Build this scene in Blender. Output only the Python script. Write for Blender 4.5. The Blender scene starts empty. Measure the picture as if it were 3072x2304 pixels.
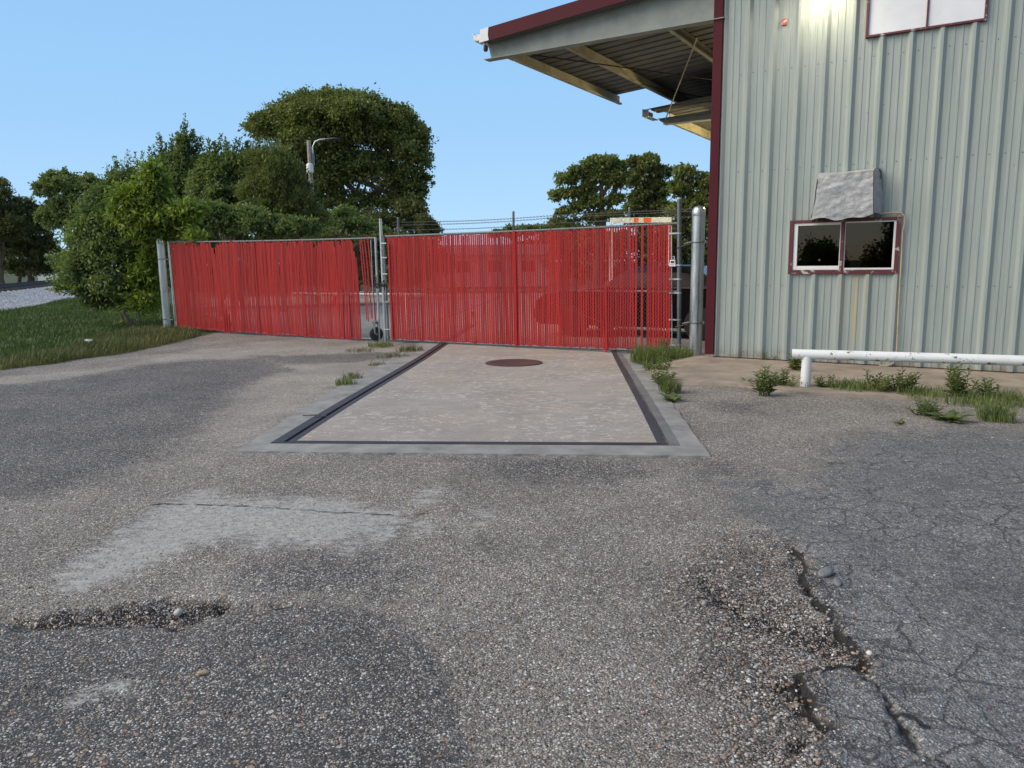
import bpy, math, random
import numpy as np
from mathutils import Vector, noise as mnoise
rnd = random.Random(7)
NR = np.random.RandomState(11)
PI = math.pi
rad = math.radians
scene = bpy.context.scene
COL = scene.collection

# ------------------------------------------------------------------ camera geometry of the place (used to survey positions)
FPX, PITCH, ROLL, EYE = 2300.0, rad(9.03), rad(0.71), 1.5
S = 3072 / 2212
F_ = np.array([0, math.cos(PITCH), -math.sin(PITCH)])
_U0 = np.array([0, math.sin(PITCH), math.cos(PITCH)])
_R0 = np.array([1.0, 0, 0])
R_ = math.cos(ROLL) * _R0 - math.sin(ROLL) * _U0
U_ = math.sin(ROLL) * _R0 + math.cos(ROLL) * _U0
CAM = np.array([0, 0, EYE])

def ray(x, y):
    return F_ + R_ * (x * S - 1536) / FPX - U_ * (y * S - 1152) / FPX
def g(x, y, z=0.0):
    d = ray(x, y)
    return CAM + d * ((z - EYE) / d[2])
def at(x, y, Y):
    d = ray(x, y)
    return CAM + d * (Y / d[1])
def smooth(t):
    t = np.clip(t, 0, 1)
    return t * t * (3 - 2 * t)
def gz(x, y):
    """height of the yard: it dips a few centimetres towards the gate"""
    return -0.06 * smooth((np.asarray(y, float) - 7) / 6) * smooth((2.6 - np.asarray(x, float)) / 1.0)

# ------------------------------------------------------------------ object helpers
def tag(o, label=None, cat=None, group=None, kind=None):
    if label: o['label'] = label
    if cat: o['category'] = cat
    if group: o['group'] = group
    if kind: o['kind'] = kind
    return o

def thing(name, label, cat, loc=(0, 0, 0), rz=0.0, group=None):
    o = bpy.data.objects.new(name, None)
    o.empty_display_size = 0.2
    COL.objects.link(o)
    o.location = loc
    o.rotation_euler = (0, 0, rz)
    return tag(o, label, cat, group)

class MB:
    def __init__(s):
        s.v = []; s.f = []
    def face(s, pts):
        i = len(s.v)
        s.v += [tuple(p) for p in pts]
        s.f.append(tuple(range(i, i + len(pts))))
    def box(s, x0, x1, y0, y1, z0, z1):
        i = len(s.v)
        s.v += [(x, y, z) for z in (z0, z1) for y in (y0, y1) for x in (x0, x1)]
        s.f += [tuple(i + k for k in q) for q in ((0, 2, 3, 1), (4, 5, 7, 6), (0, 1, 5, 4), (2, 6, 7, 3), (0, 4, 6, 2), (1, 3, 7, 5))]
        return s
    def prism(s, poly, ext):
        """polygon (list of 3D points) swept by vector ext"""
        i = len(s.v); n = len(poly); e = np.array(ext)
        s.v += [tuple(p) for p in poly] + [tuple(np.array(p) + e) for p in poly]
        s.f.append(tuple(i + k for k in reversed(range(n))))
        s.f.append(tuple(i + n + k for k in range(n)))
        for k in range(n):
            k2 = (k + 1) % n
            s.f.append((i + k, i + k2, i + n + k2, i + n + k))
        return s
    def tube(s, pts, r, n=8, caps=True):
        P = [np.array(p, float) for p in pts]
        m = len(P)
        rr = r if hasattr(r, '__len__') else [r] * m
        i = len(s.v)
        prev = None
        for k in range(m):
            t = P[min(k + 1, m - 1)] - P[max(k - 1, 0)]
            t = t / (np.linalg.norm(t) + 1e-9)
            if prev is None:
                a = np.array([0, 0, 1.0]) if abs(t[2]) < 0.9 else np.array([1.0, 0, 0])
            else:
                a = prev
            b = a - t * (a @ t)
            b = b / (np.linalg.norm(b) + 1e-9)
            prev = b
            c = np.cross(t, b)
            for q in range(n):
                w = 2 * PI * q / n
                s.v.append(tuple(P[k] + (b * math.cos(w) + c * math.sin(w)) * rr[k]))
        for k in range(m - 1):
            for q in range(n):
                q2 = (q + 1) % n
                s.f.append((i + k * n + q, i + k * n + q2, i + (k + 1) * n + q2, i + (k + 1) * n + q))
        if caps:
            s.f.append(tuple(i + q for q in reversed(range(n))))
            s.f.append(tuple(i + (m - 1) * n + q for q in range(n)))
        return s
    def lathe(s, prof, n=20, c=(0, 0, 0), axis='z'):
        i = len(s.v)
        for (r, h) in prof:
            for q in range(n):
                w = 2 * PI * q / n
                p = (r * math.cos(w), r * math.sin(w), h)
                if axis == 'x': p = (h, p[0], p[1])
                if axis == 'y': p = (p[0], h, p[1])
                s.v.append((p[0] + c[0], p[1] + c[1], p[2] + c[2]))
        for k in range(len(prof) - 1):
            for q in range(n):
                q2 = (q + 1) % n
                s.f.append((i + k * n + q, i + k * n + q2, i + (k + 1) * n + q2, i + (k + 1) * n + q))
        s.f.append(tuple(i + q for q in reversed(range(n))))
        s.f.append(tuple(i + (len(prof) - 1) * n + q for q in range(n)))
        return s
    def grid(s, pts):
        """pts[r][c] -> quad surface"""
        i = len(s.v); nr = len(pts); nc = len(pts[0])
        for row in pts:
            s.v += [tuple(p) for p in row]
        for a in range(nr - 1):
            for b in range(nc - 1):
                k = i + a * nc + b
                s.f.append((k, k + 1, k + nc + 1, k + nc))
        return s
    def build(s, name, mat, parent=None, smooth_=False, ang=35, loc=None, bevel=0):
        me = bpy.data.meshes.new(name)
        me.from_pydata([tuple(map(float, p)) for p in s.v], [], s.f)
        me.update()
        return link(name, me, mat, parent, smooth_, ang, loc, bevel)

def link(name, me, mat, parent=None, smooth_=False, ang=35, loc=None, bevel=0):
    if mat: me.materials.append(mat)
    if smooth_:
        me.polygons.foreach_set('use_smooth', [True] * len(me.polygons))
        if ang: me.set_sharp_from_angle(angle=rad(ang))
    o = bpy.data.objects.new(name, me)
    COL.objects.link(o)
    if parent: o.parent = parent
    if loc is not None: o.location = loc
    if bevel:
        b = o.modifiers.new('bevel', 'BEVEL'); b.width = bevel; b.segments = 2; b.limit_method = 'ANGLE'
    return o

def quads_mesh(name, V, nper=4, F=None):
    """V: (N*nper,3) array; each consecutive nper verts is one face"""
    me = bpy.data.meshes.new(name)
    n = len(V)
    me.vertices.add(n)
    me.vertices.foreach_set('co', np.asarray(V, np.float32).ravel())
    if F is None:
        nf = n // nper
        me.loops.add(n)
        me.loops.foreach_set('vertex_index', np.arange(n, dtype=np.int32))
        me.polygons.add(nf)
        me.polygons.foreach_set('loop_start', np.arange(nf, dtype=np.int32) * nper)
        me.polygons.foreach_set('loop_total', np.full(nf, nper, np.int32))
    else:
        F = np.asarray(F, np.int32)
        nf, k = F.shape
        me.loops.add(nf * k)
        me.loops.foreach_set('vertex_index', F.ravel())
        me.polygons.add(nf)
        me.polygons.foreach_set('loop_start', np.arange(nf, dtype=np.int32) * k)
        me.polygons.foreach_set('loop_total', np.full(nf, k, np.int32))
    me.update(calc_edges=True)
    me.validate()
    return me

# ------------------------------------------------------------------ materials
class NT:
    def __init__(s, name):
        s.m = bpy.data.materials.new(name)
        s.m.use_nodes = True
        s.t = s.m.node_tree
        s.t.nodes.clear()
        s.out = s.t.nodes.new('ShaderNodeOutputMaterial')
        s.p = s.t.nodes.new('ShaderNodeBsdfPrincipled')
        s.L(s.p.outputs[0], s.out.inputs[0])
        tc = s.t.nodes.new('ShaderNodeTexCoord')
        s.obj = tc.outputs['Object']
    def L(s, a, b):
        if hasattr(a, 'is_output') or isinstance(a, bpy.types.NodeSocket): s.t.links.new(a, b)
        elif isinstance(a, (tuple, list)) and len(a) == 3 and b.type == 'RGBA': b.default_value = (*a, 1)
        else: b.default_value = a
    def node(s, k, **kw):
        n = s.t.nodes.new('ShaderNode' + k)
        for a, v in kw.items(): setattr(n, a, v)
        return n
    def mapv(s, scale, loc=(0, 0, 0), vec=None, rot=(0, 0, 0)):
        n = s.node('Mapping')
        s.L(vec or s.obj, n.inputs[0])
        n.inputs['Scale'].default_value = scale
        n.inputs['Location'].default_value = loc
        n.inputs['Rotation'].default_value = rot
        return n.outputs[0]
    def noise(s, scale, detail=4, rough=0.6, vec=None, col=False, dist=0):
        n = s.node('TexNoise')
        s.L(vec or s.obj, n.inputs['Vector'])
        n.inputs['Scale'].default_value = scale
        n.inputs['Detail'].default_value = detail
        n.inputs['Roughness'].default_value = rough
        n.inputs['Distortion'].default_value = dist
        return n.outputs['Color' if col else 'Fac']
    def vor(s, scale, feature='F1', vec=None, rand=1.0):
        n = s.node('TexVoronoi', feature=feature)
        s.L(vec or s.obj, n.inputs['Vector'])
        n.inputs['Scale'].default_value = scale
        n.inputs['Randomness'].default_value = rand
        return n
    def math(s, op, a, b=0.0, c=None, clamp=False):
        n = s.node('Math', operation=op, use_clamp=clamp)
        s.L(a, n.inputs[0]); s.L(b, n.inputs[1])
        if c is not None: s.L(c, n.inputs[2])
        return n.outputs[0]
    def rng(s, v, a, b, lo=0.0, hi=1.0, sm=True):
        n = s.node('MapRange', interpolation_type='SMOOTHSTEP' if sm else 'LINEAR')
        s.L(v, n.inputs[0])
        s.L(a, n.inputs[1]); s.L(b, n.inputs[2])
        n.inputs[3].default_value = lo; n.inputs[4].default_value = hi
        return n.outputs[0]
    def mix(s, f, a, b, blend='MIX'):
        n = s.node('Mix', data_type='RGBA', blend_type=blend)
        s.L(f, n.inputs[0]); s.L(a, n.inputs[6]); s.L(b, n.inputs[7])
        return n.outputs[2]
    def ramp(s, f, stops, interp='LINEAR'):
        n = s.node('ValToRGB')
        n.color_ramp.interpolation = interp
        el = n.color_ramp.elements
        while len(el) > 1: el.remove(el[-1])
        el[0].position = stops[0][0]; el[0].color = (*stops[0][1], 1)
        for p, c in stops[1:]:
            e = el.new(p); e.color = (*c, 1)
        s.L(f, n.inputs[0])
        return n.outputs[0]
    def attr(s, name):
        n = s.node('Attribute', attribute_name=name)
        return n.outputs['Fac']
    def island(s):
        return s.node('NewGeometry').outputs['Random Per Island']
    def sep(s, v=None):
        n = s.node('SeparateXYZ'); s.L(v or s.obj, n.inputs[0])
        return n.outputs
    def bump(s, h, strength=0.3, dist=0.01):
        n = s.node('Bump')
        n.inputs['Strength'].default_value = strength
        n.inputs['Distance'].default_value = dist
        s.L(h, n.inputs['Height'])
        s.L(n.outputs[0], s.p.inputs['Normal'])
        return n
    def set(s, **kw):
        for k, v in kw.items(): s.L(v, s.p.inputs[k.replace('_', ' ')])
        return s.m

def simple(name, col, rough=0.6, metal=0.0, var=0.15, scale=6.0, bump=0.0, spec=0.5):
    n = NT(name)
    f = n.noise(scale, 6, 0.65)
    lo = tuple(c * (1 - var) for c in col); hi = tuple(min(1, c * (1 + var)) for c in col)
    c = n.ramp(f, [(0.3, lo), (0.7, hi)])
    if bump: n.bump(n.noise(scale * 8, 4), bump, 0.01)
    return n.set(Base_Color=c, Roughness=rough, Metallic=metal, Specular_IOR_Level=spec)

def mat_galv(name, col=(0.60, 0.62, 0.63), rough=0.36):
    n = NT(name)
    a = n.noise(3.0, 5, 0.6, n.mapv((3, 3, 0.5)))
    b = n.vor(60, 'F1', n.mapv((1, 1, 0.6)))
    c = n.ramp(a, [(0.3, tuple(k * 0.6 for k in col)), (0.5, col), (0.75, tuple(min(1, k * 1.2) for k in col))])
    c = n.mix(0.12, c, b.outputs['Color'], 'SOFT_LIGHT')
    r = n.rng(a, 0.3, 0.7, rough - 0.1, rough + 0.16)
    return n.set(Base_Color=c, Roughness=r, Metallic=0.85)

def mat_leaf(name, dark, light, trans=0.28, tint=None):
    n = NT(name)
    i = n.island()
    big = n.noise(0.8, 4, 0.65)
    f = n.math('ADD', n.math('MULTIPLY', i, 0.45), n.math('MULTIPLY', n.rng(big, 0.36, 0.64), 0.55))
    c = n.ramp(f, [(0.05, dark), (0.55, tuple((a + b) / 2 for a, b in zip(dark, light))), (0.95, light)])
    n.set(Base_Color=c, Roughness=0.55, Specular_IOR_Level=0.35)
    tr = n.node('BsdfTranslucent')
    n.L(n.mix(1.0, c, tint or (1.5, 1.6, 0.7), 'MULTIPLY'), tr.inputs[0])
    mx = n.node('MixShader')
    mx.inputs[0].default_value = trans
    n.L(n.p.outputs[0], mx.inputs[1]); n.L(tr.outputs[0], mx.inputs[2]); n.L(mx.outputs[0], n.out.inputs[0])
    return n.m

def mat_bark(name, col=(0.13, 0.105, 0.08)):
    n = NT(name)
    a = n.noise(9, 6, 0.7, n.mapv((3, 3, 0.6)))
    c = n.ramp(a, [(0.3, tuple(k * 0.5 for k in col)), (0.7, tuple(k * 1.4 for k in col))])
    n.bump(a, 0.6, 0.02)
    return n.set(Base_Color=c, Roughness=0.9)

def mat_ground():
    n = NT('yard_surface')
    X = n.obj
    n1 = n.noise(1.1, 5, 0.62)
    n2 = n.noise(5.0, 5, 0.65)
    n3 = n.noise(22, 4, 0.7)
    n4 = n.noise(80, 3, 0.7)
    def sd(a, w, amp1, amp2, amp3=0.0):
        v = n.attr(a)
        v = n.math('ADD', v, n.math('MULTIPLY', n.math('SUBTRACT', n2, 0.5), amp1))
        v = n.math('ADD', v, n.math('MULTIPLY', n.math('SUBTRACT', n3, 0.5), amp2))
        if amp3: v = n.math('ADD', v, n.math('MULTIPLY', n.math('SUBTRACT', n4, 0.5), amp3))
        return n.rng(v, -w, w)
    tar = sd('sd_tar', 0.16, 1.1, 0.9, 0.5)
    tar2 = sd('sd_patch', 0.10, 0.34, 0.16, 0.05)
    rub = sd('sd_rubble', 0.05, 0.22, 0.18, 0.08)
    aw = n.attr('asp_w')
    av = n.math('ADD', n.attr('sd_asphalt'), n.math('MULTIPLY', n.math('SUBTRACT', n3, 0.5), 0.06))
    av = n.math('ADD', av, n.math('MULTIPLY', n.math('MULTIPLY', n.math('SUBTRACT', n2, 0.5), aw), 3.0))
    asp = n.rng(av, n.math('MULTIPLY', aw, -1.0), aw)
    aspf = sd('sd_asphalt_far', 0.4, 1.5, 0.7)
    pale = sd('sd_pale', 0.022, 0.26, 0.30, 0.20)
    brown = sd('sd_brown', 0.20, 0.7, 0.3)
    beige = sd('sd_beige', 0.35, 1.0, 0.5)
    soil = sd('sd_soil', 0.10, 0.3, 0.25)
    yard = sd('sd_yard', 0.2, 0.2, 0.1)
    asp = n.math('MAXIMUM', asp, aspf)
    # stones of three sizes, each cell a stone with its own tint
    wob = n.mix(0.012, X, n.noise(30, 2, 0.5, col=True), 'ADD')
    vA = n.vor(90, 'F1', wob); vB = n.vor(185, 'F1', wob); vC = n.vor(40, 'F1', wob)
    sA = n.sep(vA.outputs['Color']); sB = n.sep(vB.outputs['Color']); sC = n.sep(vC.outputs['Color'])
    pal = [(0.0, (0.055, 0.053, 0.051)), (0.18, (0.145, 0.137, 0.130)), (0.36, (0.235, 0.22, 0.205)), (0.5, (0.31, 0.27, 0.23)),
           (0.58, (0.23, 0.165, 0.135)), (0.66, (0.33, 0.315, 0.30)), (0.85, (0.42, 0.41, 0.395)), (0.96, (0.66, 0.65, 0.63))]
    stA = n.ramp(sA[0], pal); stB = n.ramp(sB[0], pal)
    tarall = n.math('MAXIMUM', tar, tar2)
    # how much of the binder shows between stones
    expo = n.mix(tarall, (0.80,) * 3, (0.40,) * 3)
    expo = n.mix(asp, expo, (0.62,) * 3)
    expo = n.mix(brown, expo, (0.56,) * 3)
    expo = n.mix(rub, expo, (0.34,) * 3)
    ex = n.sep(expo)[0]
    ex = n.math('ADD', ex, n.math('MULTIPLY', n.math('SUBTRACT', n2, 0.5), 0.5))
    binder = n.ramp(n1, [(0.3, (0.112, 0.104, 0.092)), (0.7, (0.180, 0.167, 0.148))])
    binder = n.mix(n.math('MULTIPLY', beige, 0.9), binder, (0.27, 0.248, 0.215))
    binder = n.mix(tarall, binder, n.ramp(n3, [(0.3, (0.046, 0.047, 0.049)), (0.7, (0.080, 0.080, 0.081))]))
    binder = n.mix(asp, binder, n.ramp(n3, [(0.3, (0.070, 0.076, 0.082)), (0.7, (0.165, 0.172, 0.180))]))
    binder = n.mix(brown, binder, (0.034, 0.025, 0.019))
    binder = n.mix(rub, binder, (0.017, 0.015, 0.014))
    inA = n.math('MULTIPLY', n.math('LESS_THAN', sA[1], ex), n.rng(vA.outputs['Distance'], 0.62, 0.34))
    inB = n.math('MULTIPLY', n.math('LESS_THAN', sB[1], ex), n.rng(vB.outputs['Distance'], 0.7, 0.4))
    stA = n.mix(n.math('MULTIPLY', beige, 0.3), stA, (0.52, 0.49, 0.44))
    stB = n.mix(n.math('MULTIPLY', beige, 0.3), stB, (0.46, 0.43, 0.38))
    asp_st = n.math('MULTIPLY', asp, 0.75)
    stA = n.mix(asp_st, stA, n.ramp(sA[2], [(0.0, (0.10, 0.11, 0.12)), (0.6, (0.27, 0.28, 0.29)), (1.0, (0.46, 0.465, 0.47))]))
    stB = n.mix(asp_st, stB, n.ramp(sB[2], [(0.0, (0.07, 0.078, 0.085)), (1.0, (0.36, 0.37, 0.38))]))
    c = n.mix(inB, binder, stB)
    c = n.mix(inA, c, stA)
    # scattered bigger pale stones
    inC = n.math('MULTIPLY', n.math('GREATER_THAN', sC[1], n.sep(n.mix(brown, (0.90,) * 3, (0.62,) * 3))[0]), n.rng(vC.outputs['Distance'], 0.42, 0.30))
    c = n.mix(n.math('MULTIPLY', inC, 0.8), c, n.ramp(sC[0], [(0.0, (0.24, 0.14, 0.09)), (0.2, (0.36, 0.25, 0.16)), (0.4, (0.20, 0.17, 0.14)), (0.6, (0.36, 0.33, 0.29)), (1.0, (0.60, 0.57, 0.53))]))
    # broad stains and wear
    c = n.mix(1.0, c, n.ramp(n1, [(0.3, (0.76, 0.745, 0.715)), (0.55, (1.0, 0.98, 0.94)), (0.75, (1.14, 1.11, 1.05))]), 'MULTIPLY')
    gn = n.noise(26, 6, 0.85)
    c = n.mix(1.0, c, n.ramp(gn, [(0.30, (0.62, 0.61, 0.60)), (0.5, (1.0, 1.0, 1.0)), (0.70, (1.45, 1.44, 1.42))]), 'MULTIPLY')
    # pale concrete skim
    pc = n.ramp(n3, [(0.25, (0.215, 0.207, 0.19)), (0.5, (0.345, 0.335, 0.308)), (0.8, (0.47, 0.457, 0.425))])
    strk = n.noise(1.0, 6, 0.72, n.mapv((5, 16, 1)))
    pale = n.math('MULTIPLY', pale, n.rng(n.math('ADD', strk, n.math('MULTIPLY', n.attr('sd_pale'), 0.7)), 0.46, 0.60, 0.12, 1.0))
    pc = n.mix(n.math('MULTIPLY', n.math('LESS_THAN', sA[1], 0.22), 0.7), pc, c)
    c = n.mix(pale, c, pc)
    # concrete yard beyond the gate
    yc = n.ramp(n2, [(0.3, (0.27, 0.26, 0.24)), (0.7, (0.36, 0.345, 0.32))])
    c = n.mix(yard, c, yc)
    # tar and dirt in the cracks, with crevice shade darkened into the colour
    ck = n.attr('crack')
    ck = n.math('ADD', ck, n.math('MULTIPLY', n.math('SUBTRACT', n3, 0.5), 0.030))
    ckm = n.math('MULTIPLY', n.rng(ck, 0.020, 0.004), 0.93)
    c = n.mix(ckm, c, (0.016, 0.014, 0.013))
    # hairline alligator cracks in the right asphalt
    hv = n.vor(3.6, 'DISTANCE_TO_EDGE', n.mix(0.09, X, n.noise(6, 4, 0.7, col=True), 'ADD'))
    hv2 = n.vor(9.0, 'DISTANCE_TO_EDGE', n.mix(0.05, X, n.noise(12, 4, 0.7, col=True), 'ADD'))
    hl = n.math('MAXIMUM', n.rng(hv.outputs['Distance'], 0.030, 0.008), n.math('MULTIPLY', n.rng(hv2.outputs['Distance'], 0.05, 0.012), n.rng(n2, 0.44, 0.58)))
    hv3 = n.vor(19, 'DISTANCE_TO_EDGE', n.mix(0.03, X, n.noise(25, 3, 0.7, col=True), 'ADD'))
    web = n.math('MULTIPLY', n.math('MULTIPLY', n.rng(hv3.outputs['Distance'], 0.10, 0.02), asp), n.rng(n2, 0.35, 0.6, 0.1, 0.5))
    c = n.mix(web, c, (0.045, 0.047, 0.052))
    hl = n.math('MULTIPLY', n.math('MULTIPLY', hl, asp), n.math('MULTIPLY', n.rng(n1, 0.38, 0.6, 0.2, 0.65), 1.0))
    c = n.mix(hl, c, (0.030, 0.030, 0.032))
    # soil under the grass
    so = n.ramp(n3, [(0.3, (0.035, 0.045, 0.016)), (0.7, (0.085, 0.09, 0.04))])
    c = n.mix(soil, c, so)
    hgt = n.math('ADD', n.math('MULTIPLY', n.math('SUBTRACT', 1.0, vA.outputs['Distance']), n.math('ADD', inA, 0.25)),
                 n.math('MULTIPLY', n.math('SUBTRACT', 1.0, vB.outputs['Distance']), 0.4))
    hgt = n.math('MULTIPLY', hgt, n.math('SUBTRACT', 1.0, n.math('MULTIPLY', pale, 0.75)))
    hgt = n.math('SUBTRACT', hgt, n.math('MULTIPLY', hl, 1.5))
    n.bump(hgt, 0.75, 0.006)
    return n.set(Base_Color=c, Roughness=0.88, Specular_IOR_Level=0.3)

def mat_slab():
    n = NT('worn_concrete')
    a = n.noise(1.4, 5, 0.6); b = n.noise(7, 6, 0.7); d = n.noise(40, 4, 0.7)
    c = n.ramp(a, [(0.3, (0.262, 0.234, 0.205)), (0.7, (0.365, 0.332, 0.295))])
    c = n.mix(n.rng(b, 0.5, 0.7, 0, 0.45), c, (0.22, 0.195, 0.175))
    # flaked lighter scabs
    sc = n.noise(9, 8, 0.8, n.mapv((1, 1.3, 1)), dist=0.6)
    zone = n.rng(n.noise(0.8, 3, 0.6, n.mapv((1, 1, 1), (4.2, 1.3, 0))), 0.34, 0.5)
    fl = n.math('MULTIPLY', n.rng(sc, 0.53, 0.575), zone)
    c = n.mix(n.math('MULTIPLY', fl, 0.75), c, (0.53, 0.485, 0.435))
    agg = n.vor(120)
    c = n.mix(n.math('MULTIPLY', n.math('GREATER_THAN', n.sep(agg.outputs['Color'])[0], 0.86), 0.35), c, (0.13, 0.115, 0.10))
    o = n.rng(n.noise(1.0, 3, 0.5, n.mapv((1, 1, 1), (0.4, 7.7, 0))), 0.52, 0.68)
    c = n.mix(n.math('MULTIPLY', o, 0.35), c, (0.36, 0.27, 0.18))
    n.bump(n.math('ADD', n.math('MULTIPLY', fl, -0.6), d), 0.5, 0.004)
    return n.set(Base_Color=c, Roughness=0.85)

def mat_wall():
    n = NT('painted_wall_steel')
    x, y, z = n.sep()
    a = n.noise(2.0, 6, 0.7, n.mapv((7, 1, 0.35)))
    b = n.noise(1.3, 4, 0.6)
    c = n.ramp(a, [(0.25, (0.225, 0.268, 0.255)), (0.5, (0.290, 0.330, 0.310)), (0.8, (0.345, 0.375, 0.345))])
    c = n.mix(n.rng(b, 0.5, 0.75, 0, 0.3), c, (0.245, 0.295, 0.29))
    # thin dirt lines that run down the ribs
    st = n.noise(1.0, 3, 0.5, n.mapv((60, 1, 0.6)))
    c = n.mix(n.rng(st, 0.58, 0.72, 0, 0.4), c, (0.15, 0.17, 0.165))
    st2 = n.noise(1.0, 4, 0.6, n.mapv((22, 1, 0.25), (3.3, 0, 0)))
    c = n.mix(n.rng(st2, 0.56, 0.72, 0, 0.35), c, (0.40, 0.415, 0.37))
    # tan rust runs under the window, splash dirt at the base
    def run(x0, w, z1, z0):
        m = n.math('MULTIPLY', n.rng(n.math('ABSOLUTE', n.math('SUBTRACT', x, x0)), w, w * 0.35), n.math('MULTIPLY', n.rng(z, z0, z0 + 0.5), n.rng(z, z1 + 0.02, z1)))
        return n.math('MULTIPLY', m, n.rng(n.noise(4, 4, 0.6, n.mapv((14, 1, 0.5))), 0.3, 0.65))
    c = n.mix(n.math('MULTIPLY', run(1.90, 0.07, 1.28, 0.1), 0.75), c, (0.40, 0.31, 0.15))
    c = n.mix(n.math('MULTIPLY', run(1.74, 0.05, 1.28, 0.1), 0.5), c, (0.40, 0.34, 0.19))
    c = n.mix(n.math('MULTIPLY', run(2.05, 0.03, 1.28, 0.5), 0.5), c, (0.38, 0.27, 0.12))
    c = n.mix(n.math('MULTIPLY', n.rng(z, 0.28, 0.02), n.rng(n.noise(5, 5), 0.3, 0.7)), c, (0.20, 0.17, 0.13))
    # little dents, screws and scuffs
    v = n.vor(7.0, 'F1', n.mapv((1, 0.2, 0.6)))
    c = n.mix(n.math('MULTIPLY', n.rng(v.outputs['Distance'], 0.05, 0.03), 0.8), c, (0.10, 0.09, 0.08))
    n.bump(n.noise(1.6, 2, 0.5, n.mapv((1.5, 1, 0.7))), 0.35, 0.03)
    return n.set(Base_Color=c, Roughness=n.rng(a, 0.3, 0.7, 0.38, 0.5), Specular_IOR_Level=0.5)

def mat_chip(name, col, chip, rough=0.45, amt=0.66, scale=14, spec=0.5):
    n = NT(name)
    a = n.noise(scale, 6, 0.75); b = n.noise(3, 4, 0.6)
    c = n.mix(n.rng(b, 0.4, 0.7, 0, 0.35), col, tuple(k * 0.72 for k in col))
    c = n.mix(n.rng(a, amt, amt + 0.03), c, chip)
    n.bump(a, 0.15, 0.004)
    return n.set(Base_Color=c, Roughness=rough, Specular_IOR_Level=spec)

def mat_slats(name, col):
    n = NT(name)
    i = n.island()
    c = n.ramp(i, [(0.0, tuple(k * 0.72 for k in col)), (0.5, col), (1.0, (min(1, col[0] * 1.22), col[1] * 1.25, col[2] * 1.1))])
    d = n.noise(2.2, 5, 0.65)
    c = n.mix(n.rng(d, 0.45, 0.75, 0, 0.35), c, (0.28, 0.04, 0.042))
    return n.set(Base_Color=c, Roughness=0.55, Specular_IOR_Level=0.18)

def mat_tarp():
    n = NT('silver_tarp')
    a = n.noise(9, 6, 0.7); b = n.noise(16, 3, 0.6, n.mapv((1, 1, 1.8)))
    w = n.vor(13, 'DISTANCE_TO_EDGE', n.mix(0.12, n.obj, n.noise(8, 3, col=True), 'ADD'))
    c = n.ramp(a, [(0.3, (0.25, 0.255, 0.26)), (0.7, (0.40, 0.40, 0.40))])
    n.bump(n.math('ADD', b, n.math('MULTIPLY', n.rng(w.outputs['Distance'], 0.0, 0.12), 0.35)), 0.5, 0.010)
    return n.set(Base_Color=c, Roughness=0.5, Metallic=0.1)

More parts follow.
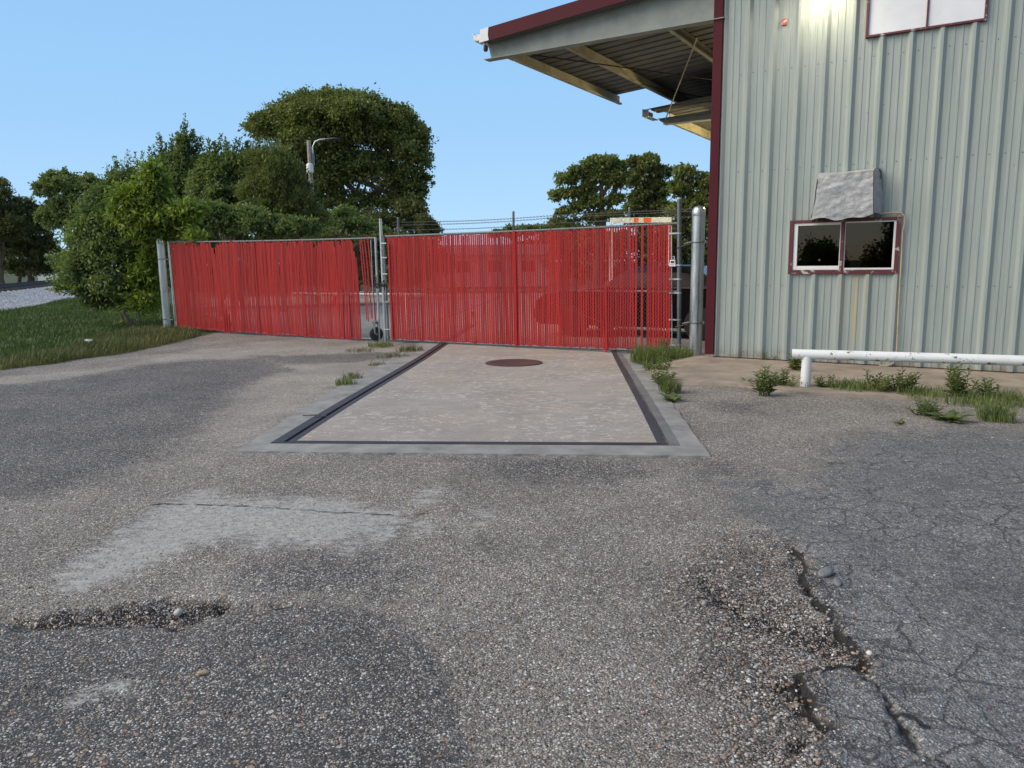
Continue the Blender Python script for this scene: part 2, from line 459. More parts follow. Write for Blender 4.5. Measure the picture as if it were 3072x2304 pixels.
M = dict(
    ground=mat_ground(), slab=mat_slab(), wall=mat_wall(), tarp=mat_tarp(),
    border=simple('cast_concrete', (0.245, 0.238, 0.222), 0.85, 0, 0.3, 3.5, 0.3),
    apron=simple('old_concrete', (0.27, 0.225, 0.175), 0.9, 0, 0.34, 2.2, 0.3),
    scale_steel=simple('dark_steel', (0.050, 0.044, 0.047), 0.55, 0.2, 0.25, 7),
    worn_steel=simple('worn_grey_steel', (0.17, 0.165, 0.16), 0.6, 0.2, 0.25, 5),
    rust=simple('rusty_iron', (0.085, 0.042, 0.034), 0.75, 0.2, 0.25, 9, 0.3),
    black=simple('black_void', (0.012, 0.012, 0.013), 0.8),
    maroon=mat_chip('maroon_paint', (0.072, 0.010, 0.017), (0.16, 0.12, 0.12), 0.6, 0.72, 11, 0.15),
    maroon_worn=mat_chip('peeling_maroon_paint', (0.095, 0.012, 0.019), (0.42, 0.38, 0.34), 0.5, 0.585, 7),
    red=mat_slats('red_vinyl', (0.36, 0.018, 0.018)),
    galv=mat_galv('galvanised_steel', (0.44, 0.46, 0.475), 0.34), galv2=mat_galv('dull_galvanised_steel', (0.17, 0.18, 0.19), 0.55),
    wire=simple('fence_wire', (0.15, 0.135, 0.13), 0.6, 0.3),
    rubber=simple('tyre_rubber', (0.018, 0.018, 0.019), 0.75, 0, 0.2),
    white=mat_chip('white_paint', (0.72, 0.73, 0.72), (0.16, 0.10, 0.07), 0.5, 0.595, 9),
    vinyl=mat_chip('white_window_vinyl', (0.70, 0.70, 0.68), (0.40, 0.36, 0.30), 0.45, 0.64, 9),
    primer=mat_chip('bare_white_metal', (0.66, 0.67, 0.68), (0.30, 0.30, 0.31), 0.4, 0.60, 9),
    panel=simple('white_board', (0.66, 0.68, 0.71), 0.4, 0, 0.06, 3),
    frame=simple('cream_steel', (0.34, 0.315, 0.245), 0.6, 0, 0.35, 2.5, 0.05, 0.3),
    beam=simple('grey_painted_steel', (0.215, 0.235, 0.215), 0.55, 0, 0.2, 3, 0.05),
    beam2=simple('bluish_grey_steel', (0.27, 0.28, 0.29), 0.5, 0, 0.2, 3),
    roofin=simple('grey_roof_sheet', (0.125, 0.125, 0.12), 0.6, 0.1, 0.25, 3, 0, 0.3),
    lockwhite=simple('white_plastic', (0.70, 0.70, 0.70), 0.35, 0, 0.04),
    dark=simple('dark_plastic', (0.022, 0.022, 0.024), 0.45),
    chain=simple('dark_chain_steel', (0.045, 0.042, 0.04), 0.5, 0.6),
    carpaint=simple('black_car_paint', (0.006, 0.006, 0.008), 0.3, 0, 0.05, 3, 0, 0.12),
    chrome=simple('chrome_trim', (0.75, 0.75, 0.76), 0.12, 1.0, 0.04),
    taillight=simple('red_lamp_lens', (0.10, 0.008, 0.008), 0.2, 0, 0.05),
    pole=mat_bark('weathered_pole_wood', (0.34, 0.30, 0.255)),
    bark=mat_bark('bark', (0.10, 0.082, 0.062)), bark2=mat_bark('pale_bark', (0.25, 0.205, 0.15)),
    ballast=None,
    rail=simple('rail_steel', (0.035, 0.028, 0.026), 0.6, 0.3),
    orange=simple('orange_reflective_tape', (0.75, 0.12, 0.03), 0.45, 0, 0.06),
    siding=simple('white_siding', (0.62, 0.62, 0.60), 0.6, 0, 0.06), shingle=simple('grey_shingles', (0.17, 0.165, 0.17), 0.85, 0, 0.2),
    cable=simple('tan_cable', (0.40, 0.31, 0.20), 0.6), cord=simple('black_cord', (0.015, 0.015, 0.016), 0.6),
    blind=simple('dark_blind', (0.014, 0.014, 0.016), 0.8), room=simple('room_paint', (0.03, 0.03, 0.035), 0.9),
    redbox=mat_chip('faded_red_plastic', (0.50, 0.085, 0.05), (0.65, 0.58, 0.55), 0.5, 0.54, 22),
    stone=simple('pale_stone', (0.50, 0.47, 0.42), 0.8, 0, 0.2, 30, 0.3), tan=simple('tan_stone', (0.46, 0.33, 0.20), 0.8, 0, 0.2, 30, 0.2),
    litter=simple('clear_plastic', (0.55, 0.58, 0.56), 0.2, 0, 0.1),
    weed=mat_leaf('weed_leaf', (0.075, 0.112, 0.036), (0.21, 0.25, 0.085), 0.3),
    drygrass=mat_leaf('olive_grass', (0.065, 0.085, 0.025), (0.19, 0.18, 0.07), 0.2),
    grass=mat_leaf('green_grass', (0.040, 0.085, 0.016), (0.10, 0.155, 0.040), 0.2),
    leafA=mat_leaf('dark_leaf', (0.085, 0.110, 0.034), (0.215, 0.245, 0.080), 0.36),
    leafB=mat_leaf('mid_leaf', (0.080, 0.120, 0.045), (0.20, 0.25, 0.095), 0.35),
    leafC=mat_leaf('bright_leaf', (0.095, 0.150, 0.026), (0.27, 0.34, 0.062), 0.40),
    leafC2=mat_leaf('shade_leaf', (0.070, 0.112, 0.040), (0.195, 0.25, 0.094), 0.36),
    leafD=mat_leaf('conifer_leaf', (0.064, 0.080, 0.028), (0.15, 0.16, 0.058), 0.28),
    leafE=mat_leaf('feathery_leaf', (0.082, 0.112, 0.034), (0.19, 0.21, 0.075), 0.3),
)
def mat_ballast():
    n = NT('pale_ballast')
    v = n.vor(13)
    c = n.ramp(n.sep(v.outputs['Color'])[0], [(0.0, (0.26, 0.25, 0.235)), (0.5, (0.52, 0.505, 0.48)), (1.0, (0.70, 0.68, 0.65))])
    n.bump(n.math('SUBTRACT', 1.0, v.outputs['Distance']), 0.9, 0.05)
    return n.set(Base_Color=c, Roughness=0.9)
M['ballast'] = mat_ballast()
def mat_glass():
    n = NT('window_glass')
    gl = n.node('BsdfGlossy'); gl.inputs['Roughness'].default_value = 0.01; gl.inputs[0].default_value = (0.8, 0.8, 0.8, 1)
    tr = n.node('BsdfTransparent'); tr.inputs[0].default_value = (0.06, 0.063, 0.07, 1)
    fr = n.node('Fresnel'); fr.inputs[0].default_value = 1.5
    mx = n.node('MixShader')
    n.L(fr.outputs[0], mx.inputs[0]); n.L(tr.outputs[0], mx.inputs[1]); n.L(gl.outputs[0], mx.inputs[2]); n.L(mx.outputs[0], n.out.inputs[0])
    return n.m
M['glass'] = mat_glass()
def mat_emit(name, col, st):
    n = NT(name)
    n.set(Base_Color=col, Emission_Color=col, Emission_Strength=st)
    return n.m
M['bulb'] = mat_emit('lit_lamp', (1.0, 0.86, 0.6), 14.0)

# ------------------------------------------------------------------ ground masks (surveyed outlines on the ground plane)
def gp(pts):
    return np.array([g(x, y)[:2] for x, y in pts])
def sdist(P, poly):
    """signed distance, positive inside"""
    x, y = P[:, 0], P[:, 1]
    d = np.full(len(P), 1e9); ins = np.zeros(len(P), bool)
    n = len(poly)
    for i in range(n):
        a = poly[i]; b = poly[(i + 1) % n]
        e = b - a
        t = np.clip(((x - a[0]) * e[0] + (y - a[1]) * e[1]) / (e @ e + 1e-12), 0, 1)
        d = np.minimum(d, np.hypot(x - a[0] - t * e[0], y - a[1] - t * e[1]))
        c = ((a[1] > y) != (b[1] > y)) & (x < (b[0] - a[0]) * (y - a[1]) / (b[1] - a[1] + 1e-12) + a[0])
        ins ^= c
    return np.where(ins, d, -d)
def ldist(P, line):
    x, y = P[:, 0], P[:, 1]
    d = np.full(len(P), 1e9)
    for a, b in zip(line[:-1], line[1:]):
        e = b - a
        t = np.clip(((x - a[0]) * e[0] + (y - a[1]) * e[1]) / (e @ e + 1e-12), 0, 1)
        d = np.minimum(d, np.hypot(x - a[0] - t * e[0], y - a[1] - t * e[1]))
    return d
def vnoise(P, s, seed):
    """cheap smooth value noise"""
    q = P * s
    i = np.floor(q).astype(int); f = q - i; f = f * f * (3 - 2 * f)
    def h(a, b):
        n = (a * 374761393 + b * 668265263 + seed * 974711) & 0x7fffffff
        n = ((n ^ (n >> 13)) * 1274126177) & 0x7fffffff
        return ((n ^ (n >> 16)) & 0xffff) / 65535.0
    a, b = i[:, 0], i[:, 1]
    return (h(a, b) * (1 - f[:, 0]) + h(a + 1, b) * f[:, 0]) * (1 - f[:, 1]) + (h(a, b + 1) * (1 - f[:, 0]) + h(a + 1, b + 1) * f[:, 0]) * f[:, 1]

EDGE_L = [(-400, 1350), (0, 1348), (80, 1352), (190, 1346), (290, 1352), (400, 1348), (470, 1332), (560, 1315), (640, 1306)]
P_PATCH = gp(EDGE_L + [(760, 1318), (830, 1348), (880, 1382), (925, 1425), (960, 1500), (975, 1580), (1010, 1659), (1060, 1900), (-600, 1900)])
P_TAR = [gp([(-300, 838), (60, 822), (200, 800), (330, 776), (480, 768), (560, 766), (640, 790), (560, 812), (500, 850), (470, 880), (430, 930), (330, 990), (230, 1030), (130, 1062), (-300, 1090)]),
         gp([(560, 762), (760, 756), (860, 752), (880, 762), (760, 776), (600, 782)]),
         gp([(1000, 992), (1180, 988), (1330, 998), (1400, 1022), (1320, 1050), (1180, 1046), (1080, 1030)]),
         gp([(1520, 868), (1640, 872), (1640, 890), (1540, 890)]), gp([(1520, 1000), (1580, 1010), (1640, 1050), (1560, 1046)]),
         gp([(560, 1210), (800, 1200), (900, 1240), (780, 1290), (560, 1290)])]
EDGE_R = [(1560, 1040), (1640, 1110), (1700, 1180), (1735, 1215), (1752, 1262), (1778, 1300), (1800, 1338), (1836, 1380), (1866, 1420), (1880, 1446), (1800, 1452), (1744, 1478), (1732, 1500), (1752, 1540), (1778, 1566), (1745, 1600), (1740, 1659), (1730, 1900)]
P_ASP = gp(EDGE_R + [(3400, 1900), (3400, 1075), (2212, 1040), (1800, 1050)])
P_ASPF = gp([(1800, 960), (1900, 935), (2080, 925), (2500, 960), (2600, 1100), (1900, 1130), (1760, 1090)])
P_PALE = [gp([(330, 1090), (400, 1062), (480, 1050), (500, 1072), (640, 1068), (760, 1074), (800, 1088), (880, 1100), (890, 1122), (860, 1150), (845, 1172), (820, 1200), (800, 1170), (760, 1205), (700, 1180), (620, 1182), (540, 1196), (490, 1172), (430, 1188), (360, 1215), (290, 1248), (150, 1292), (90, 1256)]), gp([(870, 1082), (900, 1060), (965, 1042), (935, 1074), (960, 1084), (900, 1094)]), gp([(885, 1122), (960, 1118), (945, 1150), (880, 1168)]), gp([(1015, 1108), (1070, 1096), (1052, 1140), (1005, 1146)]),
          gp([(140, 1526), (200, 1494), (290, 1472), (300, 1488), (240, 1508), (150, 1534)])]
P_BROWN = gp([(1500, 1190), (1640, 1150), (1700, 1180), (1760, 1270), (1800, 1338), (1880, 1440), (1740, 1480), (1760, 1560), (1740, 1659), (1730, 1800), (1560, 1800), (1600, 1560), (1500, 1420), (1460, 1300)])
GRASS_EDGE = [(-500, 910), (-200, 838), (0, 793), (90, 781), (180, 768), (270, 757), (350, 740), (430, 722), (470, 712)]
P_SOIL = gp(GRASS_EDGE + [(470, 690), (372, 690), (340, 655), (330, 640), (-2500, 640), (-2500, 1000)])
P_BEIGE = gp([(-500, 930), (0, 810), (200, 790), (400, 752), (560, 732), (900, 742), (860, 770), (800, 800), (700, 860), (600, 930), (520, 960), (470, 930), (520, 860), (560, 800), (400, 770), (200, 800), (0, 840), (-400, 980)])
P_YARD = np.array([(-7.8, 19.2), (2.95, 12.75), (3.2, 12.4), (8, 40), (-16, 40)])
P_RUB = [gp([(60, 1338), (180, 1318), (300, 1305), (420, 1300), (540, 1306), (520, 1322), (430, 1342), (330, 1356), (220, 1352), (110, 1352)]), gp([(1480, 1252), (1540, 1250), (1600, 1290), (1660, 1330), (1720, 1350), (1790, 1330), (1836, 1384), (1866, 1424), (1820, 1440), (1740, 1400), (1640, 1350), (1560, 1310)]), gp([(1690, 1170), (1720, 1190), (1755, 1262), (1778, 1296), (1740, 1280), (1700, 1220)]), gp([(1690, 1490), (1740, 1480), (1760, 1545), (1775, 1566), (1745, 1600), (1740, 1659), (1715, 1600), (1700, 1540)])]
CRACKS = [gp(EDGE_L), gp(EDGE_R[2:-2]), gp([(1880, 1446), (1900, 1490), (1930, 1530), (1955, 1560), (1985, 1610), (2020, 1659), (2080, 1760)]), gp([(1955, 1560), (2010, 1580)])]
CRACK_THIN = [gp([(330, 1092), (420, 1090), (520, 1094), (640, 1100), (760, 1108), (870, 1112), (960, 1106)]), gp([(1880, 1446), (1836, 1380), (1800, 1338)]),
              gp([(2212, 1240), (2120, 1252), (2060, 1230)]), gp([(1960, 1330), (2020, 1400), (2100, 1430), (2212, 1450)]), gp([(2000, 1500), (2080, 1600), (2100, 1659)])]

def axis(segs):
    out = [segs[0][0]]
    for a, b, st in segs:
        n = max(1, int(round((b - a) / st)))
        out += list(np.linspace(a, b, n + 1)[1:])
    return np.array(out)
gx = axis([(-4000, -400, 600), (-400, -60, 40), (-60, -20, 3), (-20, -9, 0.5), (-9, -2.6, 0.08), (-2.6, 0.9, 0.022), (0.9, 2.4, 0.0125), (2.4, 7.2, 0.08), (7.2, 20, 0.8), (20, 60, 4), (60, 400, 40), (400, 4000, 600)])
gy = axis([(-400, -20, 38), (-20, 1.0, 1.0), (1.0, 1.9, 0.05), (1.9, 4.3, 0.0125), (4.3, 7.0, 0.03), (7, 14, 0.09), (14, 24, 0.25), (24, 60, 2), (60, 400, 20), (400, 4500, 400)])
GX, GY = np.meshgrid(gx, gy)
P = np.column_stack([GX.ravel(), GY.ravel()])
def warp(q):
    wx = (vnoise(q, 5, 21) - 0.5) * 0.10 + (vnoise(q, 16, 22) - 0.5) * 0.055 + (vnoise(q, 50, 23) - 0.5) * 0.022
    wy = (vnoise(q, 5, 31) - 0.5) * 0.10 + (vnoise(q, 16, 32) - 0.5) * 0.055 + (vnoise(q, 50, 33) - 0.5) * 0.022
    return q + np.column_stack([wx, wy])
near = (np.abs(P[:, 0]) < 60) & (P[:, 1] < 60) & (P[:, 1] > -20)
def field(fn, far=-9.0):
    out = np.full(len(P), far); out[near] = fn(P[near]); return out
sd_patch = field(lambda q: sdist(q, P_PATCH))
sd_tar = field(lambda q: np.maximum.reduce([sdist(q, p) for p in P_TAR]))
sd_asp = field(lambda q: sdist(warp(q), P_ASP)); sd_aspf = field(lambda q: sdist(q, P_ASPF))
sd_pale = field(lambda q: np.maximum.reduce([sdist(q, p) for p in P_PALE]))
sd_rub = field(lambda q: np.maximum.reduce([sdist(warp(q), p) for p in P_RUB]))
sd_brown = field(lambda q: sdist(q, P_BROWN)); sd_beige = field(lambda q: sdist(q, P_BEIGE))
sd_soil = field(lambda q: sdist(q, P_SOIL), 9.0); sd_yard = field(lambda q: sdist(q, P_YARD))
sd_soil = np.where((P[:, 1] > 24) & (sd_yard < 0), 5.0, sd_soil)
def crack_val(q):
    k = warp(q)
    wid = vnoise(q, 7, 41)
    a = np.minimum(ldist(k, CRACKS[0]) + 0.006 * wid, np.minimum(ldist(k, CRACKS[2]), ldist(k, CRACKS[3])) + 0.010 * wid - 0.002)
    a = np.minimum(a, ldist(k, CRACKS[1]) - 0.030 * np.clip(wid - 0.25, 0, 1))
    b = np.minimum(np.minimum.reduce([ldist(k, c) for c in CRACK_THIN[1:]]) + 0.004 + 0.016 * wid, ldist(q + 0.35 * (k - q), CRACK_THIN[0]) - 0.004 + 0.010 * wid)
    return np.minimum(a, b)
cr = field(crack_val, 9.0)
crL = field(lambda q: ldist(warp(q), CRACKS[0]), 9.0); crB = field(lambda q: np.minimum(ldist(warp(q), CRACKS[1]), ldist(warp(q), CRACKS[2])), 9.0)
nz = vnoise(P, 3.0, 1); nz2 = vnoise(P, 14.0, 2); nz3 = vnoise(P, 45.0, 3)
Z = gz(P[:, 0], P[:, 1]) + np.where(near, (nz - 0.5) * 0.018 + (nz2 - 0.5) * 0.006 + np.where(P[:, 1] < 5, (nz3 - 0.5) * 0.004, 0), 0)
jag = (nz2 - 0.5) * 0.03 + (nz3 - 0.5) * 0.02
Z += 0.013 * smooth((sd_asp + jag) / 0.025 + 0.5) * smooth((4.6 - P[:, 1]) / 1.6)
Z += 0.014 * smooth((sd_patch + jag) / 0.04 + 0.5)
Z -= 0.028 * smooth(1 - np.abs(crL + jag * 0.5 - 0.02) / 0.05) * (0.35 + 0.9 * nz)
Z -= 0.020 * smooth(1 - (crB + jag * 0.6) / 0.022)
Z -= np.where(sd_brown > 0, 0.012 * smooth(sd_brown / 0.2), 0)
Z += smooth(sd_rub / 0.04 + 0.5) * (nz3 * 0.022 + nz2 * 0.018 - 0.03)
# the ground stays clear of the slab, the apron and the walls
Z -= 0.02 * field(lambda q: smooth(sdist(q, gp([(600, 965), (1455, 967), (1342, 760), (945, 743)])) / 0.2), 0.0)
far = np.clip((np.hypot(P[:, 0], P[:, 1]) - 60) / 300, 0, 1)
nx_, ny_ = len(gx), len(gy)
idx = np.arange(nx_ * ny_).reshape(ny_, nx_)
Fq = np.stack([idx[:-1, :-1], idx[:-1, 1:], idx[1:, 1:], idx[1:, :-1]], -1).reshape(-1, 4)
me = quads_mesh('ground', np.column_stack([P, Z]), 4, Fq)
for nm, arr in dict(sd_patch=sd_patch, sd_tar=sd_tar, sd_asphalt=sd_asp, sd_asphalt_far=sd_aspf, sd_pale=sd_pale, sd_brown=sd_brown, sd_beige=sd_beige, sd_soil=sd_soil, sd_yard=sd_yard, crack=cr, sd_rubble=sd_rub, asp_w=0.015 + 0.45 * smooth((P[:, 1] - 3.2) / 1.6)).items():
    a = me.attributes.new(nm, 'FLOAT', 'POINT')
    a.data.foreach_set('value', np.clip(arr, -9, 9).astype(np.float32))
tag(link('ground', me, M['ground'], None, True, 0), kind='structure')

# loose gravel on the yard, each a real pebble
def ico():
    t = (1 + 5 ** 0.5) / 2
    v = np.array([(-1, t, 0), (1, t, 0), (-1, -t, 0), (1, -t, 0), (0, -1, t), (0, 1, t), (0, -1, -t), (0, 1, -t), (t, 0, -1), (t, 0, 1), (-t, 0, -1), (-t, 0, 1)], float)
    f = np.array([(0, 11, 5), (0, 5, 1), (0, 1, 7), (0, 7, 10), (0, 10, 11), (1, 5, 9), (5, 11, 4), (11, 10, 2), (10, 7, 6), (7, 1, 8), (3, 9, 4), (3, 4, 2), (3, 2, 6), (3, 6, 8), (3, 8, 9), (4, 9, 5), (2, 4, 11), (6, 2, 10), (8, 6, 7), (9, 8, 1)])
    return v / np.linalg.norm(v[0]), f
IV, IF = ico()
def zi(px, py):
    ix = np.clip(np.searchsorted(gx, px), 1, nx_ - 1); iy = np.clip(np.searchsorted(gy, py), 1, ny_ - 1)
    return Z.reshape(ny_, nx_)[iy, ix]
def gravel():
    N = 26000
    y = 1.9 + 4.6 * NR.rand(N) ** 1.5
    x = (NR.rand(N) * 2 - 1) * (0.75 * y + 0.2)
    q = np.column_stack([x, y])
    br = sdist(q, P_BROWN); ap = sdist(q, P_ASP); pt = sdist(q, P_PATCH); pl = sdist(q, P_PALE[0])
    keep = NR.rand(N) < np.where(br > -0.1, 1.0, np.where(ap > 0, 0.10, np.where(pt > 0, 0.45, np.where(pl > 0, 0.06, 0.55))))
    sl = sdist(q, gp([(500, 985), (1545, 992), (1345, 700), (900, 700)]))
    keep &= sl < -0.02
    x, y, br = x[keep], y[keep], br[keep]
    n = len(x)
    r = 0.0022 + 0.0034 * NR.rand(n) ** 2.2
    r = np.where(br > -0.05, r * 1.55, r)
    big = NR.rand(n) < 0.012
    r = np.where(big, r * 2.0, r)
    z = zi(x, y)
    ang = NR.rand(n) * 2 * PI
    sx = r * (0.8 + 0.8 * NR.rand(n)); sy = r * (0.8 + 0.5 * NR.rand(n)); sz = r * (0.5 + 0.4 * NR.rand(n))
    V = IV[None] * np.stack([sx, sy, sz], -1)[:, None, :]
    V *= (0.85 + 0.3 * NR.rand(n, 12, 1))
    c, s_ = np.cos(ang)[:, None], np.sin(ang)[:, None]
    V = np.stack([V[..., 0] * c - V[..., 1] * s_, V[..., 0] * s_ + V[..., 1] * c, V[..., 2]], -1)
    V += np.stack([x, y, z + sz * 0.35], -1)[:, None, :]
    Fc = (IF[None] + (np.arange(n) * 12)[:, None, None]).reshape(-1, 3)
    me = quads_mesh('loose_gravel', V.reshape(-1, 3), 3, Fc)
    nt = NT('gravel_stones')
    i = nt.island()
    c = nt.ramp(i, [(0.0, (0.07, 0.065, 0.06)), (0.2, (0.16, 0.14, 0.12)), (0.4, (0.23, 0.20, 0.17)), (0.52, (0.28, 0.19, 0.13)), (0.64, (0.22, 0.13, 0.095)), (0.75, (0.31, 0.29, 0.26)), (0.9, (0.40, 0.38, 0.35)), (1.0, (0.62, 0.60, 0.57))])
    nt.set(Base_Color=c, Roughness=0.75)
    tag(link('loose_gravel', me, nt.m, None, True, 0), 'loose pebbles scattered over the worn yard', 'gravel', kind='stuff')
gravel()

def stone(name, px, py, r, m, label, sq=(1, 0.8, 0.6)):
    p = g(px, py); b = MB()
    V = []
    rr = random.Random(int(px))
    for v in IV:
        V.append(tuple(v * np.array(sq) * r * (0.85 + 0.3 * rr.random())))
    b.v = V; b.f = [tuple(f) for f in IF]
    o = b.build(name, m, None, True, 0, loc=(p[0], p[1], float(zi(p[0], p[1])) + r * sq[2] * 0.55))
    o.rotation_euler = (0.1, 0.2, rr.random() * 6)
    sm = o.modifiers.new('round', 'SUBSURF'); sm.levels = sm.render_levels = 2
    return tag(o, label, 'stone')
stone('stone', 385, 1324, 0.026, M['stone'], 'white fist sized stone sitting in the dark broken asphalt edge', (1, 0.9, 0.85))
stone('stone', 440, 1466, 0.027, M['tan'], 'flat tan oval stone on the dark asphalt patch', (1.15, 0.6, 0.4))
stone('asphalt_chunk', 1783, 1248, 0.050, simple('asphalt_lump', (0.17, 0.175, 0.18), 0.9, 0, 0.3, 40, 0.6), 'broken grey asphalt chunk by the jagged crack on the right', (1.2, 0.8, 0.5))
stone('asphalt_chunk', 1808, 1268, 0.034, bpy.data.materials['asphalt_lump'], 'smaller flat asphalt chunk just in front of the broken grey chunk', (1.3, 0.7, 0.4))

# ------------------------------------------------------------------ weigh platform in the drive
e1 = np.array([0.99715, -0.0754, 0]); e2 = np.array([0.0754, 0.99715, 0])
SL = np.array([-2.019, 6.304, 0])
def slope(v): return -0.06 * float(smooth((v + 6.2 - 7) / 6))
srz = math.atan2(e1[1], e1[0])
sc_ = thing('weigh_platform', 'worn concrete vehicle scale deck with dark steel edging in the drive', 'platform', SL, srz)
def strip(mb, u0, u1, v0, v1, z0, z1, nv=24, nu=1):
    vs = np.linspace(v0, v1, nv + 1)
    for a, b in zip(vs[:-1], vs[1:]):
        i = len(mb.v)
        mb.v += [(u, v, z + slope(v)) for z in (z0, z1) for v in (a, b) for u in (u0, u1)]
        mb.f += [tuple(i + k for k in q) for q in ((4, 5, 7, 6), (0, 4, 6, 2), (1, 3, 7, 5))]
        if a == v0: mb.f.append((i, i + 1, i + 5, i + 4))
        if b == v1: mb.f.append((i + 2, i + 6, i + 7, i + 3))
    return mb
W_, L_ = 3.36, 13.0
strip(MB(), 0.17, W_ - 0.152, 0.085, L_, -0.06, 0.020, 40).build('deck', M['slab'], sc_)
b = MB()
strip(b, -0.02, 0.075, 0.0, L_, -0.06, 0.024); strip(b, 0.108, 0.168, 0.05, L_, -0.06, 0.022); b.build('steel_edge', M['scale_steel'], sc_)
b = MB()
strip(b, W_ - 0.150, W_ - 0.080, 0.05, L_, -0.06, 0.022); b.build('steel_edge', M['scale_steel'], sc_)
b = MB(); strip(b, W_ - 0.055, W_ + 0.02, 0.0, L_, -0.06, 0.023); b.build('steel_edge', M['worn_steel'], sc_)
b = MB(); strip(b, 0.077, W_ - 0.077, 0.0, 0.035, -0.06, 0.024, 1); strip(b, 0.17, W_ - 0.152, 0.052, 0.083, -0.06, 0.022, 1); b.build('steel_edge', M['scale_steel'], sc_)
b = MB(); strip(b, 0.02, W_ - 0.02, 0.02, L_, -0.08, -0.045); b.build('pit', M['black'], sc_)
def ragged(mb, pts_in, pts_out, z, seed):
    pass
b = MB()
rr = random.Random(3)
n_ = 60
rowi = []; rowo = []; rowd = []
for k in range(n_ + 1):
    u = -0.22 + (W_ + 0.43) * k / n_
    w = 0.26 + 0.05 * k / n_ + rr.uniform(-0.012, 0.012)
    rowi.append((u, -0.002, 0.018)); rowo.append((u, -w, 0.013)); rowd.append((u, -w - 0.01, -0.05))
b.grid([rowd, rowo, rowi])
n_ = 70
def sider(u_in, sgn, wf, v0=-0.002):
    a, c, d = [], [], []
    for k in range(n_ + 1):
        v = v0 + (L_ - v0) * k / n_
        w = wf(v) + rr.uniform(-0.015, 0.015)
        a.append((u_in, v, 0.018 + slope(v))); c.append((u_in + sgn * w, v, 0.012 + slope(v))); d.append((u_in + sgn * (w + 0.01), v, -0.06 + slope(v)))
    b.grid([a, c, d] if sgn < 0 else [d, c, a])
sider(-0.022, -1, lambda v: 0.20 + 0.10 * min(1, v / 3) + 0.02 * v)
sider(W_ + 0.022, 1, lambda v: 0.19)
b.build('concrete_border', M['border'], sc_)
pm = g(1110, 780)
mh = MB().lathe([(0.44, -0.02), (0.44, 0.008), (0.43, 0.011), (0.30, 0.011), (0.295, 0.009), (0.05, 0.009)], 40).build('manhole_cover', M['rust'], None, True, 25, loc=(pm[0], pm[1], 0.020 + slope(5.3)))
tag(mh, 'round rusty brown steel cover set in the concrete deck before the gate', 'manhole cover')

# ------------------------------------------------------------------ gates
GA = np.array([-8.26, 18.75, 0.0]); GB = np.array([2.70, 12.38, 0.0])
gu = (GB - GA) / np.linalg.norm(GB - GA)
grz = math.atan2(gu[1], gu[0])
def pipe(p0, p1, r, name, m, parent, n=10):
    return MB().tube([p0, p1], r, n).build(name, m, parent, True)
def chainlink(name, x0, x1, zb, zt, parent, pitch=0.062):
    """diamond mesh: one set of diagonals passes in front of the slats, the other behind"""
    V = []; Fc = []
    def seg(p, q, r=0.0013):
        p = np.array(p); q = np.array(q); d = q - p; d /= np.linalg.norm(d)
        a = np.array([0, 1.0, 0]); c = np.cross(d, a)
        i = len(V)
        for e in (p, q):
            for w in (a * r, c * r, -a * r, -c * r): V.append(e + w)
        for k in range(4): Fc.append((i + k, i + (k + 1) % 4, i + 4 + (k + 1) % 4, i + 4 + k))
    n = int((x1 - x0) / pitch)
    for sgn, yy in ((1, -0.010), (-1, 0.010)):
        k = -int((2.2) / pitch)
        while k < n + int(2.2 / pitch):
            xs = x0 + k * pitch if sgn > 0 else x0 + k * pitch
            # line x = xs + sgn*(z-zb)*0.55
            pts = []
            zz0, zz1 = zb(xs), zt(xs)
            m = 0.9
            t0, t1 = 0.0, zz1 - zz0
            if sgn > 0:
                t0 = max(t0, (x0 - xs) / m); t1 = min(t1, (x1 - xs) / m)
            else:
                t0 = max(t0, (xs - x1) / m); t1 = min(t1, (xs - x0) / m)
            if t1 > t0 + 0.02:
                seg((xs + sgn * m * t0, yy, zz0 + t0), (xs + sgn * m * t1, yy, zz0 + t1))
            k += 1
    # twisted barbs along the top
    x = x0 + 0.02
    while x < x1:
        z = zt(x)
        seg((x, 0, z - 0.01), (x + rnd.uniform(-.012, .012), -0.004, z + rnd.uniform(0.02, 0.045)), 0.0016)
        seg((x, 0, z - 0.01), (x + rnd.uniform(-.02, .02), 0.004, z + rnd.uniform(0.02, 0.04)), 0.0016)
        x += pitch
    me = quads_mesh(name, np.array(V), 4, Fc)
    return link(name, me, M['wire'], parent)

